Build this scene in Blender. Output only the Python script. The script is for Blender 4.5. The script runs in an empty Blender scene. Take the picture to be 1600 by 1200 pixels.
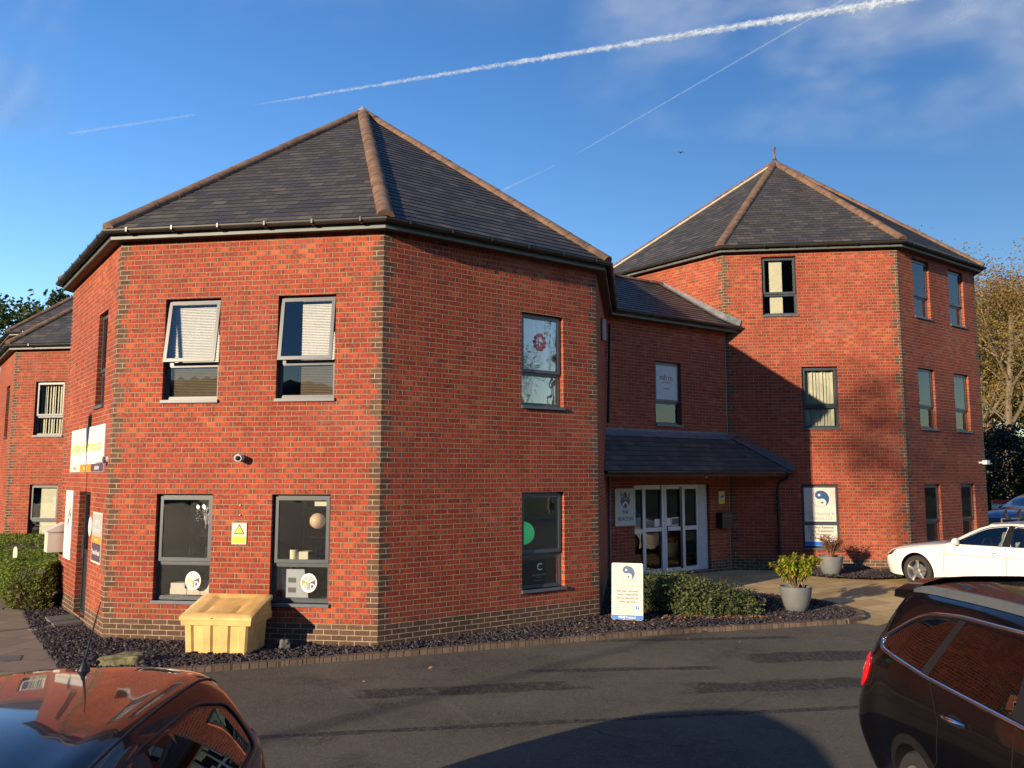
import bpy, math, random
import numpy as np
from mathutils import Vector, Matrix, noise
from mathutils.geometry import delaunay_2d_cdt
rnd = random.Random(7); R_ = math.radians
sc = bpy.context.scene
# ------------------------------------------------------------------ camera, sky, sun, exposure
CAMZ = 2.383
cd = bpy.data.cameras.new('camera'); cam = bpy.data.objects.new('camera', cd); sc.collection.objects.link(cam)
cd.sensor_width = 36.0; cd.lens = 1306.9 * 36 / 1600; cd.clip_start = .05; cd.clip_end = 30000
cam.location = (0, 0, CAMZ); cam.rotation_euler = (R_(90 + 6.17), 0, 0); sc.camera = cam
SUN_AZ, SUN_EL = 46.6, 13.0          # direction the light travels towards (from +x), elevation
W = bpy.data.worlds.new('World'); sc.world = W; W.use_nodes = True
sky = W.node_tree.nodes.new('ShaderNodeTexSky'); sky.sky_type = 'NISHITA'; sky.sun_disc = False
sky.sun_elevation = R_(SUN_EL); sky.sun_rotation = R_((SUN_AZ + 180) - 90) ; sky.air_density = 1.0; sky.dust_density = .3; sky.ozone_density = 2.2
bg = W.node_tree.nodes['Background']; bg.inputs[1].default_value = .14
hs = W.node_tree.nodes.new('ShaderNodeHueSaturation'); hs.inputs['Saturation'].default_value = 1.28; hs.inputs['Hue'].default_value = .512; W.node_tree.links.new(sky.outputs[0], hs.inputs['Color']); W.node_tree.links.new(hs.outputs[0], bg.inputs[0])
sl = bpy.data.lights.new('sun', 'SUN'); sun = bpy.data.objects.new('sun', sl); sc.collection.objects.link(sun)
sl.energy = 5.0; sl.angle = R_(.5); sl.color = (1, .80, .58)
_a, _e = R_(SUN_AZ), R_(SUN_EL)
SD = Vector((math.cos(_a) * math.cos(_e), math.sin(_a) * math.cos(_e), -math.sin(_e)))
sun.rotation_euler = SD.to_track_quat('-Z', 'Y').to_euler(); sun.location = (-20, -20, 30)
sc.view_settings.view_transform = 'Standard'; sc.view_settings.look = 'None'
sc.view_settings.exposure = .62; sc.view_settings.gamma = 1
sc.cycles.max_bounces = 6; sc.cycles.transparent_max_bounces = 16; sc.cycles.glossy_bounces = 4
sc.cycles.caustics_reflective = False; sc.cycles.caustics_refractive = False

# ------------------------------------------------------------------ node helpers
class NT:
    def __init__(s, m): s.t = m.node_tree; s.n = s.t.nodes; s.l = s.t.links
    def new(s, k, **kw):
        n = s.n.new(k)
        for a, v in kw.items(): setattr(n, a, v)
        return n
    def put(s, sock, v):
        if isinstance(v, bpy.types.NodeSocket): s.l.new(v, sock)
        elif v is not None:
            try: sock.default_value = v
            except Exception: sock.default_value = (*v, 1)
    def m(s, op, a, b=None, c=None, clamp=False):
        n = s.new('ShaderNodeMath', operation=op, use_clamp=clamp)
        for i, v in enumerate((a, b, c)):
            if v is not None: s.put(n.inputs[i], v)
        return n.outputs[0]
    def mix(s, f, a, b, mode='MIX'):
        n = s.new('ShaderNodeMix', data_type='RGBA', blend_type=mode)
        s.put(n.inputs[0], f)
        for i, v in ((6, a), (7, b)):
            s.put(n.inputs[i], (*v, 1) if isinstance(v, tuple) and len(v) == 3 else v)
        return n.outputs[2]
    def ramp(s, f, stops, interp='LINEAR'):
        n = s.new('ShaderNodeValToRGB'); n.color_ramp.interpolation = interp; el = n.color_ramp.elements
        while len(el) < len(stops): el.new(.5)
        for e, (p, c) in zip(el, stops): e.position = p; e.color = (*c, 1) if len(c) == 3 else c
        s.put(n.inputs[0], f); return n.outputs[0]
    def noise(s, scale, detail=3, rough=.55, vec=None, dim='3D'):
        n = s.new('ShaderNodeTexNoise', noise_dimensions=dim); n.inputs['Scale'].default_value = scale
        n.inputs['Detail'].default_value = detail; n.inputs['Roughness'].default_value = rough
        if vec is not None: s.l.new(vec, n.inputs['Vector'])
        return n.outputs[0]
    def bump(s, h, strength=.4, dist=.01):
        n = s.new('ShaderNodeBump'); n.inputs['Strength'].default_value = strength; n.inputs['Distance'].default_value = dist
        s.put(n.inputs['Height'], h); return n.outputs[0]
    def sm(s, x, a, b):
        n = s.new('ShaderNodeMapRange', interpolation_type='SMOOTHSTEP'); s.put(n.inputs[0], x)
        n.inputs[1].default_value = a; n.inputs[2].default_value = b; return n.outputs[0]
def mat(name, col=(.5, .5, .5), rough=.6, metal=0, spec=.5, coat=0, emit=None):
    m = bpy.data.materials.new(name); m.use_nodes = True; t = NT(m); p = t.n['Principled BSDF']
    p.inputs['Base Color'].default_value = (*col, 1); p.inputs['Roughness'].default_value = rough
    p.inputs['Metallic'].default_value = metal; p.inputs['Specular IOR Level'].default_value = spec
    p.inputs['Coat Weight'].default_value = coat; p.inputs['Coat Roughness'].default_value = .02
    if emit: p.inputs['Emission Color'].default_value = (*emit[0], 1); p.inputs['Emission Strength'].default_value = emit[1]
    return m, t, p
M = {}
def simple(key, name, col, rough=.6, metal=0, var=0, vs=6, spec=.5, coat=0, bump=0, bs=60, obj=True):
    m, t, p = mat(name, col, rough, metal, spec, coat)
    tc = t.new('ShaderNodeTexCoord').outputs['Object']
    if var:
        f = t.noise(vs, 5, .6, tc)
        d = tuple(c * (1 - var) for c in col); l = tuple(min(1, c * (1 + var)) for c in col)
        t.l.new(t.ramp(f, [(.3, d), (.7, l)]), p.inputs['Base Color'])
    if bump:
        t.l.new(t.bump(t.noise(bs, 4, .6, tc), bump, .01), p.inputs['Normal'])
    M[key] = m; return m
def brick_mat(key, name, stops, dark, mortar, plain=0):
    m, t, p = mat(name, rough=.8, spec=.25)
    uv = t.new('ShaderNodeUVMap').outputs[0]; sx = t.new('ShaderNodeSeparateXYZ'); t.l.new(uv, sx.inputs[0]); u, v = sx.outputs[0], sx.outputs[1]
    vr = t.m('DIVIDE', v, .075); row = t.m('FLOOR', vr); fv = t.m('FRACT', vr)
    ub = t.m('ADD', t.m('DIVIDE', u, .225), t.m('MULTIPLY', t.m('FLOORED_MODULO', row, 2), .5))
    col = t.m('FLOOR', ub); fu = t.m('FRACT', ub)
    wob = t.m('MULTIPLY', t.m('SUBTRACT', t.noise(9, 2, .5, uv), .5), .006)
    dx = t.m('MULTIPLY', t.m('MINIMUM', fu, t.m('SUBTRACT', 1, fu)), .225)
    dy = t.m('MULTIPLY', t.m('MINIMUM', fv, t.m('SUBTRACT', 1, fv)), .075)
    d = t.m('ADD', t.m('MINIMUM', dx, dy), wob)
    brk = t.sm(d, .0035, .0068)
    cx = t.new('ShaderNodeCombineXYZ'); t.l.new(col, cx.inputs[0]); t.l.new(row, cx.inputs[1])
    wn = t.new('ShaderNodeTexWhiteNoise', noise_dimensions='2D'); t.l.new(cx.outputs[0], wn.inputs[0]); rv = wn.outputs[0]
    sc_ = t.new('ShaderNodeSeparateColor'); t.l.new(wn.outputs[1], sc_.inputs[0])
    base = t.ramp(t.m('ADD', t.m('MULTIPLY', rv, .85), t.m('MULTIPLY', t.noise(3, 3, .6, uv), .15)), stops)
    n2 = t.noise(26, 4, .65, uv)
    base = t.mix(t.sm(n2, .35, .75), base, t.mix(.45, base, tuple(min(1, c * 1.5) for c in stops[-1][1])))
    # kiss marks: bluish dark ends on most bricks
    asym = t.m('ADD', fu, t.m('MULTIPLY', t.m('SUBTRACT', sc_.outputs[1], .5), .12))
    endm = t.sm(t.m('ADD', t.m('ABSOLUTE', t.m('SUBTRACT', asym, .5)), t.m('MULTIPLY', t.m('SUBTRACT', n2, .5), .12)), .22, .46)
    on = t.sm(t.m('ADD', sc_.outputs[0], t.m('MULTIPLY', n2, .35)), .35, .62)
    base = t.mix(t.m('MULTIPLY', t.m('MULTIPLY', endm, on), .0 if plain else .82), base, dark)
    big = t.noise(.55, 4, .6, uv)
    base = t.mix(t.m('MULTIPLY', t.sm(big, .52, .75), .16), base, (.50, .33, .28))      # efflorescence
    ton = t.noise(.42, 5, .65, uv); base = t.mix(t.m('MULTIPLY', t.sm(ton, .60, .36), .42), base, tuple(k * .55 for k in stops[1][1]))
    st_ = t.new('ShaderNodeMapping'); st_.inputs['Scale'].default_value = (5, .35, 1); t.l.new(uv, st_.inputs[0]); base = t.mix(t.m('MULTIPLY', t.sm(t.noise(1, 4, .6, st_.outputs[0]), .56, .78), .38), base, (.16, .065, .045))
    base = t.mix(t.m('MULTIPLY', t.sm(t.m('ADD', v, t.m('MULTIPLY', ton, 1.2)), 1.0, .25), .45), base, (.07, .045, .030))
    fine = t.noise(160, 3, .7, uv)
    mort = t.mix(t.sm(t.noise(2.3, 4, .6, uv), .35, .7), mortar, tuple(c * .72 for c in mortar))
    c = t.mix(brk, mort, t.mix(t.m('MULTIPLY', fine, .35), base, t.mix(.5, base, (.05, .02, .015))))
    t.l.new(c, p.inputs['Base Color'])
    h = t.m('ADD', t.m('MULTIPLY', brk, .8), t.m('ADD', t.m('MULTIPLY', fine, .25), t.m('MULTIPLY', rv, .25)))
    t.l.new(t.bump(h, .8, .006), p.inputs['Normal'])
    M[key] = m
brick_mat('brick', 'red_brick', [(.05, (.14, .027, .021)), (.22, (.27, .034, .021)), (.5, (.365, .047, .022)), (.80, (.415, .064, .025)), (.97, (.50, .13, .05))], (.115, .055, .045), (.36, .25, .155))
brick_mat('brown', 'brown_brick', [(0, (.070, .038, .026)), (.5, (.105, .058, .036)), (1, (.15, .085, .052))], (.1, .05, .04), (.46, .36, .24), 1)
def slate_mat():
    m, t, p = mat('roof_slate', rough=.55, spec=.4)
    uv = t.new('ShaderNodeUVMap').outputs[0]; sx = t.new('ShaderNodeSeparateXYZ'); t.l.new(uv, sx.inputs[0]); u, v = sx.outputs[0], sx.outputs[1]
    vr = t.m('DIVIDE', v, .2); row = t.m('FLOOR', vr); fv = t.m('FRACT', vr)
    ub = t.m('ADD', t.m('DIVIDE', u, .23), t.m('MULTIPLY', t.m('FLOORED_MODULO', row, 2), .5)); col = t.m('FLOOR', ub); fu = t.m('FRACT', ub)
    cx = t.new('ShaderNodeCombineXYZ'); t.l.new(col, cx.inputs[0]); t.l.new(row, cx.inputs[1])
    wn = t.new('ShaderNodeTexWhiteNoise', noise_dimensions='2D'); t.l.new(cx.outputs[0], wn.inputs[0])
    gap = t.m('SUBTRACT', 1, t.sm(t.m('MINIMUM', fu, t.m('SUBTRACT', 1, fu)), .006, .022))
    c = t.ramp(wn.outputs[0], [(0, (.045, .045, .047)), (.5, (.070, .066, .060)), (.88, (.088, .082, .074)), (1, (.13, .11, .088))])
    c = t.mix(t.m('MULTIPLY', t.sm(t.noise(1.1, 5, .7, uv), .48, .75), .45), c, (.115, .085, .05))
    c = t.mix(t.sm(t.noise(11, 5, .85, uv), .685, .72), c, (.38, .36, .28))
    c = t.mix(t.m('MULTIPLY', t.sm(t.noise(7, 4, .7, uv), .35, .7), .25), c, (.030, .030, .033)); c = t.mix(t.m('MULTIPLY', gap, .85), c, (.012, .012, .013))
    t.l.new(c, p.inputs['Base Color'])
    h = t.m('SUBTRACT', t.m('ADD', t.m('MULTIPLY', wn.outputs[0], .8), t.m('MULTIPLY', t.noise(30, 4, .6, uv), .4)), gap)
    t.l.new(t.bump(h, .7, .006), p.inputs['Normal']); M['slate'] = m
slate_mat()
def asphalt_mat():
    m, t, p = mat('asphalt', rough=.85, spec=.25)
    tc = t.new('ShaderNodeTexCoord').outputs['Object']
    c = t.ramp(t.noise(.5, 5, .6, tc), [(.3, (.095, .085, .063)), (.7, (.165, .148, .108))])
    sxy = t.new('ShaderNodeSeparateXYZ'); t.l.new(tc, sxy.inputs[0]); x, y = sxy.outputs[0], sxy.outputs[1]
    wob = t.m('MULTIPLY', t.m('SUBTRACT', t.noise(1.3, 5, .7, tc), .5), 1.6)
    def band(x0, y0, x1, y1, w, L0, L1):   # worn dark strips lying along a line
        dx, dy = x1 - x0, y1 - y0; L = math.hypot(dx, dy); dx /= L; dy /= L
        xx = t.m('SUBTRACT', x, x0); yy = t.m('SUBTRACT', y, y0)
        al = t.m('ADD', t.m('MULTIPLY', xx, dx), t.m('MULTIPLY', yy, dy)); ac = t.m('ABSOLUTE', t.m('SUBTRACT', t.m('MULTIPLY', yy, dx), t.m('MULTIPLY', xx, dy)))
        ac = t.m('ADD', ac, t.m('MULTIPLY', wob, w * .9))
        return t.m('MULTIPLY', t.m('SUBTRACT', 1, t.sm(ac, w * .7, w)), t.m('MULTIPLY', t.sm(t.m('ADD', al, wob), 0, .25), t.m('SUBTRACT', 1, t.sm(t.m('ADD', al, wob), L - .3, L))))
    b = 0.0
    for bd in ((3.1, 11.45, 10, 12.5, .34, 0, 0), (1.8, 9.85, 10, 11.0, .27, 0, 0), (1.3, 12.65, 4.3, 12.95, .11, 0, 0), (-4.5, 7.75, 7, 9.7, .07, 0, 0), (-1.9, 9.6, .9, 10.1, .24, 0, 0), (.2, 10.75, 2.6, 10.95, .10, 0, 0)): b = t.m('MAXIMUM', b, band(*bd))
    c = t.mix(t.m('MULTIPLY', t.m('MULTIPLY', b, t.sm(t.noise(9, 5, .85, tc), .30, .50)), .9), c, (.026, .025, .024))
    c = t.mix(t.m('MULTIPLY', t.m('MAXIMUM', band(-1.15, 8.4, -2.0, 10.0, .03, 0, 0), band(-.3, 8.4, -1.0, 10.0, .03, 0, 0)), .5), c, (.17, .15, .13))
    g = t.noise(95, 4, .85, tc); g2 = t.noise(28, 4, .8, tc)
    c = t.mix(t.m('MULTIPLY', t.sm(t.noise(1.1, 6, .75, tc), .50, .70), .55), c, (.034, .031, .028)); c = t.mix(t.m('MULTIPLY', t.sm(g2, .48, .62), .55), c, (.20, .18, .14)); c = t.mix(t.sm(g, .56, .68), c, (.20, .18, .15)); c = t.mix(t.sm(g, .46, .34), c, (.018, .017, .016))
    ck = t.new('ShaderNodeTexVoronoi', feature='DISTANCE_TO_EDGE'); ck.inputs['Scale'].default_value = .33; vv = t.new('ShaderNodeVectorMath', operation='ADD'); nz = t.new('ShaderNodeTexNoise'); nz.inputs['Scale'].default_value = 1.2; t.l.new(tc, nz.inputs[0]); t.l.new(tc, vv.inputs[0]); t.l.new(nz.outputs[1], vv.inputs[1]); t.l.new(vv.outputs[0], ck.inputs[0]); c = t.mix(t.m('MULTIPLY', t.m('MULTIPLY', t.sm(t.noise(.7, 3, .6, tc), .58, .66), t.m('SUBTRACT', 1, t.sm(ck.outputs[0], .001, .005))), .6), c, (.012, .012, .012))
    t.l.new(c, p.inputs['Base Color']); t.l.new(t.bump(t.m('ADD', g, t.m('MULTIPLY', g2, 1.4)), .9, .016), p.inputs['Normal']); M['asphalt'] = m
asphalt_mat()
def slab_mat(key, name, sx_, sy_, rot, c1, c2):
    m, t, p = mat(name, rough=.85, spec=.2)
    tc = t.new('ShaderNodeTexCoord').outputs['Object']; mp = t.new('ShaderNodeMapping'); mp.inputs['Rotation'].default_value = (0, 0, R_(rot)); t.l.new(tc, mp.inputs[0])
    s_ = t.new('ShaderNodeSeparateXYZ'); t.l.new(mp.outputs[0], s_.inputs[0])
    a = t.m('DIVIDE', s_.outputs[0], sx_); b_ = t.m('DIVIDE', s_.outputs[1], sy_); row = t.m('FLOOR', b_)
    a = t.m('ADD', a, t.m('MULTIPLY', t.m('FLOORED_MODULO', row, 2), .5)); fa, fb = t.m('FRACT', a), t.m('FRACT', b_)
    dd = t.m('MINIMUM', t.m('MULTIPLY', t.m('MINIMUM', fa, t.m('SUBTRACT', 1, fa)), sx_), t.m('MULTIPLY', t.m('MINIMUM', fb, t.m('SUBTRACT', 1, fb)), sy_))
    jt = t.m('SUBTRACT', 1, t.sm(dd, .003, .009)); cx = t.new('ShaderNodeCombineXYZ'); t.l.new(t.m('FLOOR', a), cx.inputs[0]); t.l.new(row, cx.inputs[1])
    wn = t.new('ShaderNodeTexWhiteNoise', noise_dimensions='2D'); t.l.new(cx.outputs[0], wn.inputs[0])
    c = t.ramp(t.m('ADD', t.m('MULTIPLY', wn.outputs[0], .5), t.m('MULTIPLY', t.noise(2.5, 5, .65, tc), .5)), [(.25, c1), (.75, c2)])
    c = t.mix(t.m('MULTIPLY', t.sm(t.noise(60, 4, .7, tc), .5, .7), .35), c, tuple(k * .6 for k in c1)); c = t.mix(t.m('MULTIPLY', jt, .8), c, (.05, .045, .035))
    t.l.new(c, p.inputs['Base Color']); t.l.new(t.bump(t.m('SUBTRACT', t.noise(50, 4, .6, tc), jt), .5, .008), p.inputs['Normal']); M[key] = m
slab_mat('slab', 'buff_paving', .6, .45, -28, (.44, .31, .14), (.60, .44, .225))
slab_mat('slabl', 'path_paving', .75, .6, 12, (.22, .17, .12), (.31, .245, .175))
slab_mat('kerb', 'kerb_blocks', .1, 1.0, 0, (.12, .085, .06), (.19, .135, .10))
simple('soil', 'dark_soil', (.035, .028, .027), .95, var=.5, vs=20, bump=.6, bs=40)
simple('grass', 'rough_grass', (.055, .075, .02), .95, var=.5, vs=1.5, bump=.8, bs=30)
simple('frame', 'grey_window_frame', (.060, .075, .088), .35, var=.1)
simple('alu', 'grey_sill', (.10, .115, .13), .4, var=.15)
simple('gutter', 'black_gutter', (.035, .034, .032), .35, var=.25, vs=3)
simple('fascia', 'grey_green_fascia', (.10, .13, .125), .5, var=.3, vs=2)
simple('soffit', 'brown_soffit', (.10, .06, .045), .7, var=.2)
simple('hip', 'brown_hip_tile', (.165, .10, .062), .85, var=.45, vs=5, bump=.5, bs=25)
simple('sky_block', 'sky_block_hill', (.022, .024, .014), .95, var=.5, vs=.05)  # for the unseen hill ring that blocks low sky light
simple('lead', 'grey_lead', (.30, .31, .32), .5, var=.3, vs=7, bump=.15, bs=12)
simple('leadm', 'weathered_lead', (.17, .175, .18), .55, var=.3, vs=7, bump=.15, bs=12)
simple('leadd', 'blue_grey_lead', (.10, .115, .14), .45, var=.25, vs=7, bump=.15, bs=12)
simple('mortarw', 'pale_mortar', (.62, .56, .45), .9, var=.15)
simple('white', 'white_paint', (.72, .72, .72), .4, var=.04)
simple('upvc', 'white_door_frame', (.60, .62, .64), .3, var=.04)
simple('offwhite', 'cream_panel', (.66, .60, .50), .5, var=.04)
simple('blind', 'cream_blind', (.72, .70, .52), .8, var=.08)
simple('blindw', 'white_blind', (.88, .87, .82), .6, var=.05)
simple('blindshade', 'shaded_blind', (.16, .125, .085), .7, var=.1)  # white blind with its shade put into the colour
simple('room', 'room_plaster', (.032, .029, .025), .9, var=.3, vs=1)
simple('black', 'black_plastic', (.012, .012, .013), .35)
simple('darkdoor', 'dark_door', (.03, .036, .045), .3)
simple('wood', 'shelf_wood', (.20, .13, .07), .6, var=.2)
simple('grit', 'yellow_plastic', (.64, .41, .14), .5, var=.22, vs=3.5, bump=.06, bs=30)
simple('pot', 'grey_pot', (.145, .155, .155), .6, var=.08, vs=8)
simple('rock', 'mossy_rock', (.155, .14, .07), .95, var=.5, vs=9, bump=1, bs=18)
simple('stone', 'grey_stone', (.13, .12, .10), .9, var=.3, vs=20, bump=.5, bs=30)
simple('bark', 'tree_bark', (.17, .13, .08), .9, var=.4, vs=10, bump=.6, bs=30)
simple('barkd', 'dark_bark', (.05, .04, .03), .9, var=.3, vs=10)
simple('twig', 'red_twig', (.22, .10, .06), .8, var=.3)
simple('orange', 'orange_print', (.85, .28, .03), .5); simple('purple', 'purple_print', (.10, .065, .10), .5)
simple('greyp', 'grey_print', (.42, .41, .40), .5); simple('olive', 'yellow_green_print', (.62, .58, .12), .5)
simple('navy', 'navy_print', (.03, .06, .15), .4); simple('bluep', 'blue_print', (.03, .16, .55), .4)
simple('ink', 'grey_ink', (.10, .10, .11), .6); simple('inkl', 'pale_ink', (.38, .36, .36), .6); simple('yellow', 'yellow_print', (.85, .72, .03), .5)
simple('redp', 'red_print', (.45, .02, .03), .5); simple('silverp', 'silver_panel', (.42, .46, .50), .35, var=.08)
M['greeng'] = mat('green_lamp_glass', (.03, .42, .16), .3, emit=((.03, .5, .17), .35))[0]; M['peach'] = mat('peach_lamp_glass', (.62, .42, .27), .35, emit=((.8, .5, .3), .15))[0]
simple('chrome', 'chrome', (.75, .75, .76), .12, metal=1); simple('rubber', 'tyre_rubber', (.025, .024, .023), .75, bump=.2, bs=80)
simple('rim', 'silver_alloy', (.50, .49, .47), .3, metal=.8); simple('trim', 'black_trim', (.009, .009, .009), .5)
simple('seat', 'cream_leather', (.50, .48, .38), .6); simple('cabin', 'dark_cabin', (.03, .03, .032), .8)
def emis(key, name, col, s):
    M[key] = mat(name, col, emit=(col, s))[0]
emis('glow', 'warm_bulb', (1, .82, .6), 3)
def paint(key, name, col, flake=.0, rough=.25, metal=0):
    m, t, p = mat(name, col, rough, metal, .1, coat=1)
    tc = t.new('ShaderNodeTexCoord').outputs['Object']
    dust = t.m('MULTIPLY', t.sm(t.noise(3.5, 6, .75, tc), .42, .8), .006 if key == 'pbrown' else .018)
    c = t.mix(dust, col, (.30, .24, .17)); t.l.new(c, p.inputs['Base Color'])
    p.inputs['Coat IOR'].default_value = {'pbrown': 1.38, 'pblack': 1.42}.get(key, 1.5)
    r = t.m('ADD', .015, t.m('MULTIPLY', t.noise(9, 5, .7, tc), .05)); t.l.new(r, p.inputs['Coat Roughness']); M[key] = m
paint('pblack', 'black_car_paint', (.003, .003, .005)); paint('pwhite', 'white_car_paint', (.72, .72, .69))
paint('pbrown', 'dark_brown_black_car_paint', (.003, .0024, .0026)); paint('pblue', 'silver_blue_car_paint', (.20, .25, .36), metal=.6)
def glass(key, name, tint, refl=1.0, rough=.0, wav=.02):
    m = bpy.data.materials.new(name); m.use_nodes = True; t = NT(m); t.n.remove(t.n['Principled BSDF']); out = t.n['Material Output']
    tr = t.new('ShaderNodeBsdfTransparent'); tr.inputs[0].default_value = (*tint, 1); gl = t.new('ShaderNodeBsdfGlossy'); gl.inputs['Roughness'].default_value = rough
    gl.inputs[0].default_value = (1, 1, 1, 1)
    fr = t.new('ShaderNodeFresnel'); fr.inputs[0].default_value = 1.5
    f = t.m('ADD', t.m('MULTIPLY', fr.outputs[0], 1.7 * refl), .02, clamp=True)
    tc = t.new('ShaderNodeTexCoord').outputs['Object']
    nb = t.bump(t.noise(1.6, 2, .5, tc), wav, .2); t.l.new(nb, gl.inputs['Normal'])
    mx = t.new('ShaderNodeMixShader'); t.l.new(f, mx.inputs[0]); t.l.new(tr.outputs[0], mx.inputs[1]); t.l.new(gl.outputs[0], mx.inputs[2]); t.l.new(mx.outputs[0], out.inputs[0]); M[key] = m
glass('glass', 'window_glass', (.97, .98, .975), .62); glass('carglass', 'car_glass', (.55, .62, .58), 1.1, wav=.004); glass('tint', 'dark_car_glass', (.05, .05, .055), 1.3, wav=.004)
glass('lens', 'lamp_lens', (.5, .5, .5), 1); glass('bluescreen', 'windscreen_glass', (.25, .3, .35), 1.3, wav=.004)
def leaf(key, name, cols, trans=.35):
    m, t, p = mat(name, rough=.55, spec=.3); out = t.n['Material Output']
    oi = t.new('ShaderNodeNewGeometry').outputs['Random Per Island']
    k = len(cols); c = t.ramp(oi, [(i / max(1, k - 1), q) for i, q in enumerate(cols)])
    t.l.new(c, p.inputs['Base Color']); tl = t.new('ShaderNodeBsdfTranslucent'); t.l.new(c, tl.inputs[0])
    mx = t.new('ShaderNodeMixShader'); mx.inputs[0].default_value = trans; t.l.new(p.outputs[0], mx.inputs[1]); t.l.new(tl.outputs[0], mx.inputs[2]); t.l.new(mx.outputs[0], out.inputs[0]); M[key] = m
leaf('l_shrub', 'grey_green_leaves', [(.055, .075, .03), (.11, .14, .05), (.20, .22, .09)])
leaf('l_hedge', 'clipped_green_leaves', [(.08, .13, .02), (.15, .22, .03), (.24, .30, .05)])
leaf('l_hedge2', 'olive_twiggy_leaves', [(.07, .065, .02), (.13, .13, .035), (.22, .20, .07)])
leaf('l_piA', 'lime_and_pink_leaves', [(.14, .28, .02), (.34, .44, .03), (.52, .50, .05), (.60, .28, .16)], .4)
leaf('l_piB', 'pink_red_leaves', [(.35, .13, .08), (.45, .20, .12), (.22, .20, .05)], .3)
leaf('l_tree', 'yellow_green_leaves', [(.10, .11, .02), (.19, .17, .03), (.28, .20, .035)], .4)
leaf('l_gold', 'golden_olive_leaves', [(.14, .12, .03), (.26, .20, .04), (.38, .27, .06), (.30, .15, .05)], .4)
leaf('l_dark', 'dark_evergreen_leaves', [(.008, .014, .006), (.016, .024, .010), (.03, .036, .014)], .15)
leaf('l_green', 'mid_green_leaves', [(.025, .05, .012), (.055, .085, .02), (.09, .11, .03)], .3)
leaf('l_brown', 'russet_leaves', [(.16, .07, .03), (.22, .10, .04), (.20, .14, .05)], .35)
leaf('l_fallen', 'fallen_leaves', [(.30, .09, .03), (.42, .20, .07), (.50, .38, .22)], .1)
leaf('slatechip', 'purple_slate_chips', [(.026, .021, .024), (.048, .040, .044), (.085, .070, .072)], 0.)

# ------------------------------------------------------------------ mesh helpers
class MB:
    def __init__(s): s.v = []; s.f = []; s.m = []; s.uv = []; s.hasuv = False
    def face(s, pts, m=0, uv=None):
        i = len(s.v); s.v += [tuple(p) for p in pts]; s.f.append(list(range(i, i + len(pts)))); s.m.append(m)
        if uv: s.hasuv = True
        s.uv.append(uv if uv else [(0, 0)] * len(pts))
    def grid(s, rows, m=0, close=False, uvf=None):
        i = len(s.v); n = len(rows[0])
        for r in rows: s.v += [tuple(p) for p in r]
        for a in range(len(rows) - 1):
            for b in range(n if close else n - 1):
                c = (b + 1) % n
                s.f.append([i + a * n + b, i + a * n + c, i + (a + 1) * n + c, i + (a + 1) * n + b]); s.m.append(m); s.uv.append([(0, 0)] * 4)
    def box(s, fr, a, b, m=0):     # fr: callable (u,z,d)->point ; a,b opposite corners (u,z,d)
        (u0, z0, d0), (u1, z1, d1) = a, b
        P = [fr(u, z, d) for u in (u0, u1) for z in (z0, z1) for d in (d0, d1)]
        i = len(s.v); s.v += [tuple(p) for p in P]
        for q in ((0, 1, 3, 2), (4, 6, 7, 5), (0, 4, 5, 1), (2, 3, 7, 6), (0, 2, 6, 4), (1, 5, 7, 3)):
            s.f.append([i + k for k in q]); s.m.append(m); s.uv.append([(0, 0)] * 4)
    def tube(s, pts, r, n=8, m=0, cap=True):
        pts = [Vector(p) for p in pts]; rr = r if isinstance(r, (list, tuple)) else [r] * len(pts)
        rows = []; prev = None
        for i, p in enumerate(pts):
            d = (pts[min(i + 1, len(pts) - 1)] - pts[max(i - 1, 0)]).normalized()
            if prev is None:
                a = d.orthogonal().normalized()
            else:
                a = prev - d * prev.dot(d); a = a.normalized() if a.length > 1e-6 else d.orthogonal().normalized()
            prev = a; b = d.cross(a)
            rows.append([p + (a * math.cos(2 * math.pi * k / n) + b * math.sin(2 * math.pi * k / n)) * rr[i] for k in range(n)])
        s.grid(rows, m, True)
        if cap: s.face(rows[0][::-1], m); s.face(rows[-1], m)
    def lathe(s, prof, c=(0, 0, 0), n=24, m=0, axis='z'):
        rows = []
        for r, z in prof:
            row = []
            for k in range(n):
                a = 2 * math.pi * k / n; x, y = r * math.cos(a), r * math.sin(a)
                row.append((c[0] + x, c[1] + y, c[2] + z) if axis == 'z' else ((c[0] + x, c[1] + z, c[2] + y) if axis == 'y' else (c[0] + z, c[1] + x, c[2] + y)))
            rows.append(row)
        s.grid(rows, m, True)
    def ball(s, c, r, n=12, m=0):
        rx, ry, rz = r if isinstance(r, (tuple, list)) else (r, r, r); rows = []
        for a in range(n // 2 + 1):
            th = math.pi * a / (n // 2)
            rows.append([(c[0] + rx * math.sin(th) * math.cos(2 * math.pi * k / n), c[1] + ry * math.sin(th) * math.sin(2 * math.pi * k / n), c[2] + rz * math.cos(th)) for k in range(n)])
        s.grid(rows, m, True)
    def build(s, name, mats, parent=None, smooth=False, merge=False, angle=None):
        me = bpy.data.meshes.new(name); me.from_pydata(s.v, [], s.f)
        for k in (mats if isinstance(mats, (list, tuple)) else [mats]): me.materials.append(M[k])
        me.polygons.foreach_set('material_index', s.m)
        if s.hasuv:
            l = me.uv_layers.new(name='UVMap'); l.data.foreach_set('uv', [c for f in s.uv for q in f for c in q])
        if merge:
            import bmesh
            b = bmesh.new(); b.from_mesh(me); bmesh.ops.remove_doubles(b, verts=b.verts, dist=1e-4); bmesh.ops.recalc_face_normals(b, faces=b.faces); b.to_mesh(me); b.free()
        if smooth:
            me.polygons.foreach_set('use_smooth', [True] * len(me.polygons))
            if angle: me.set_sharp_from_angle(angle=R_(angle))
        me.update(); o = bpy.data.objects.new(name, me); sc.collection.objects.link(o)
        if parent is not None: o.parent = parent
        return o
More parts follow.
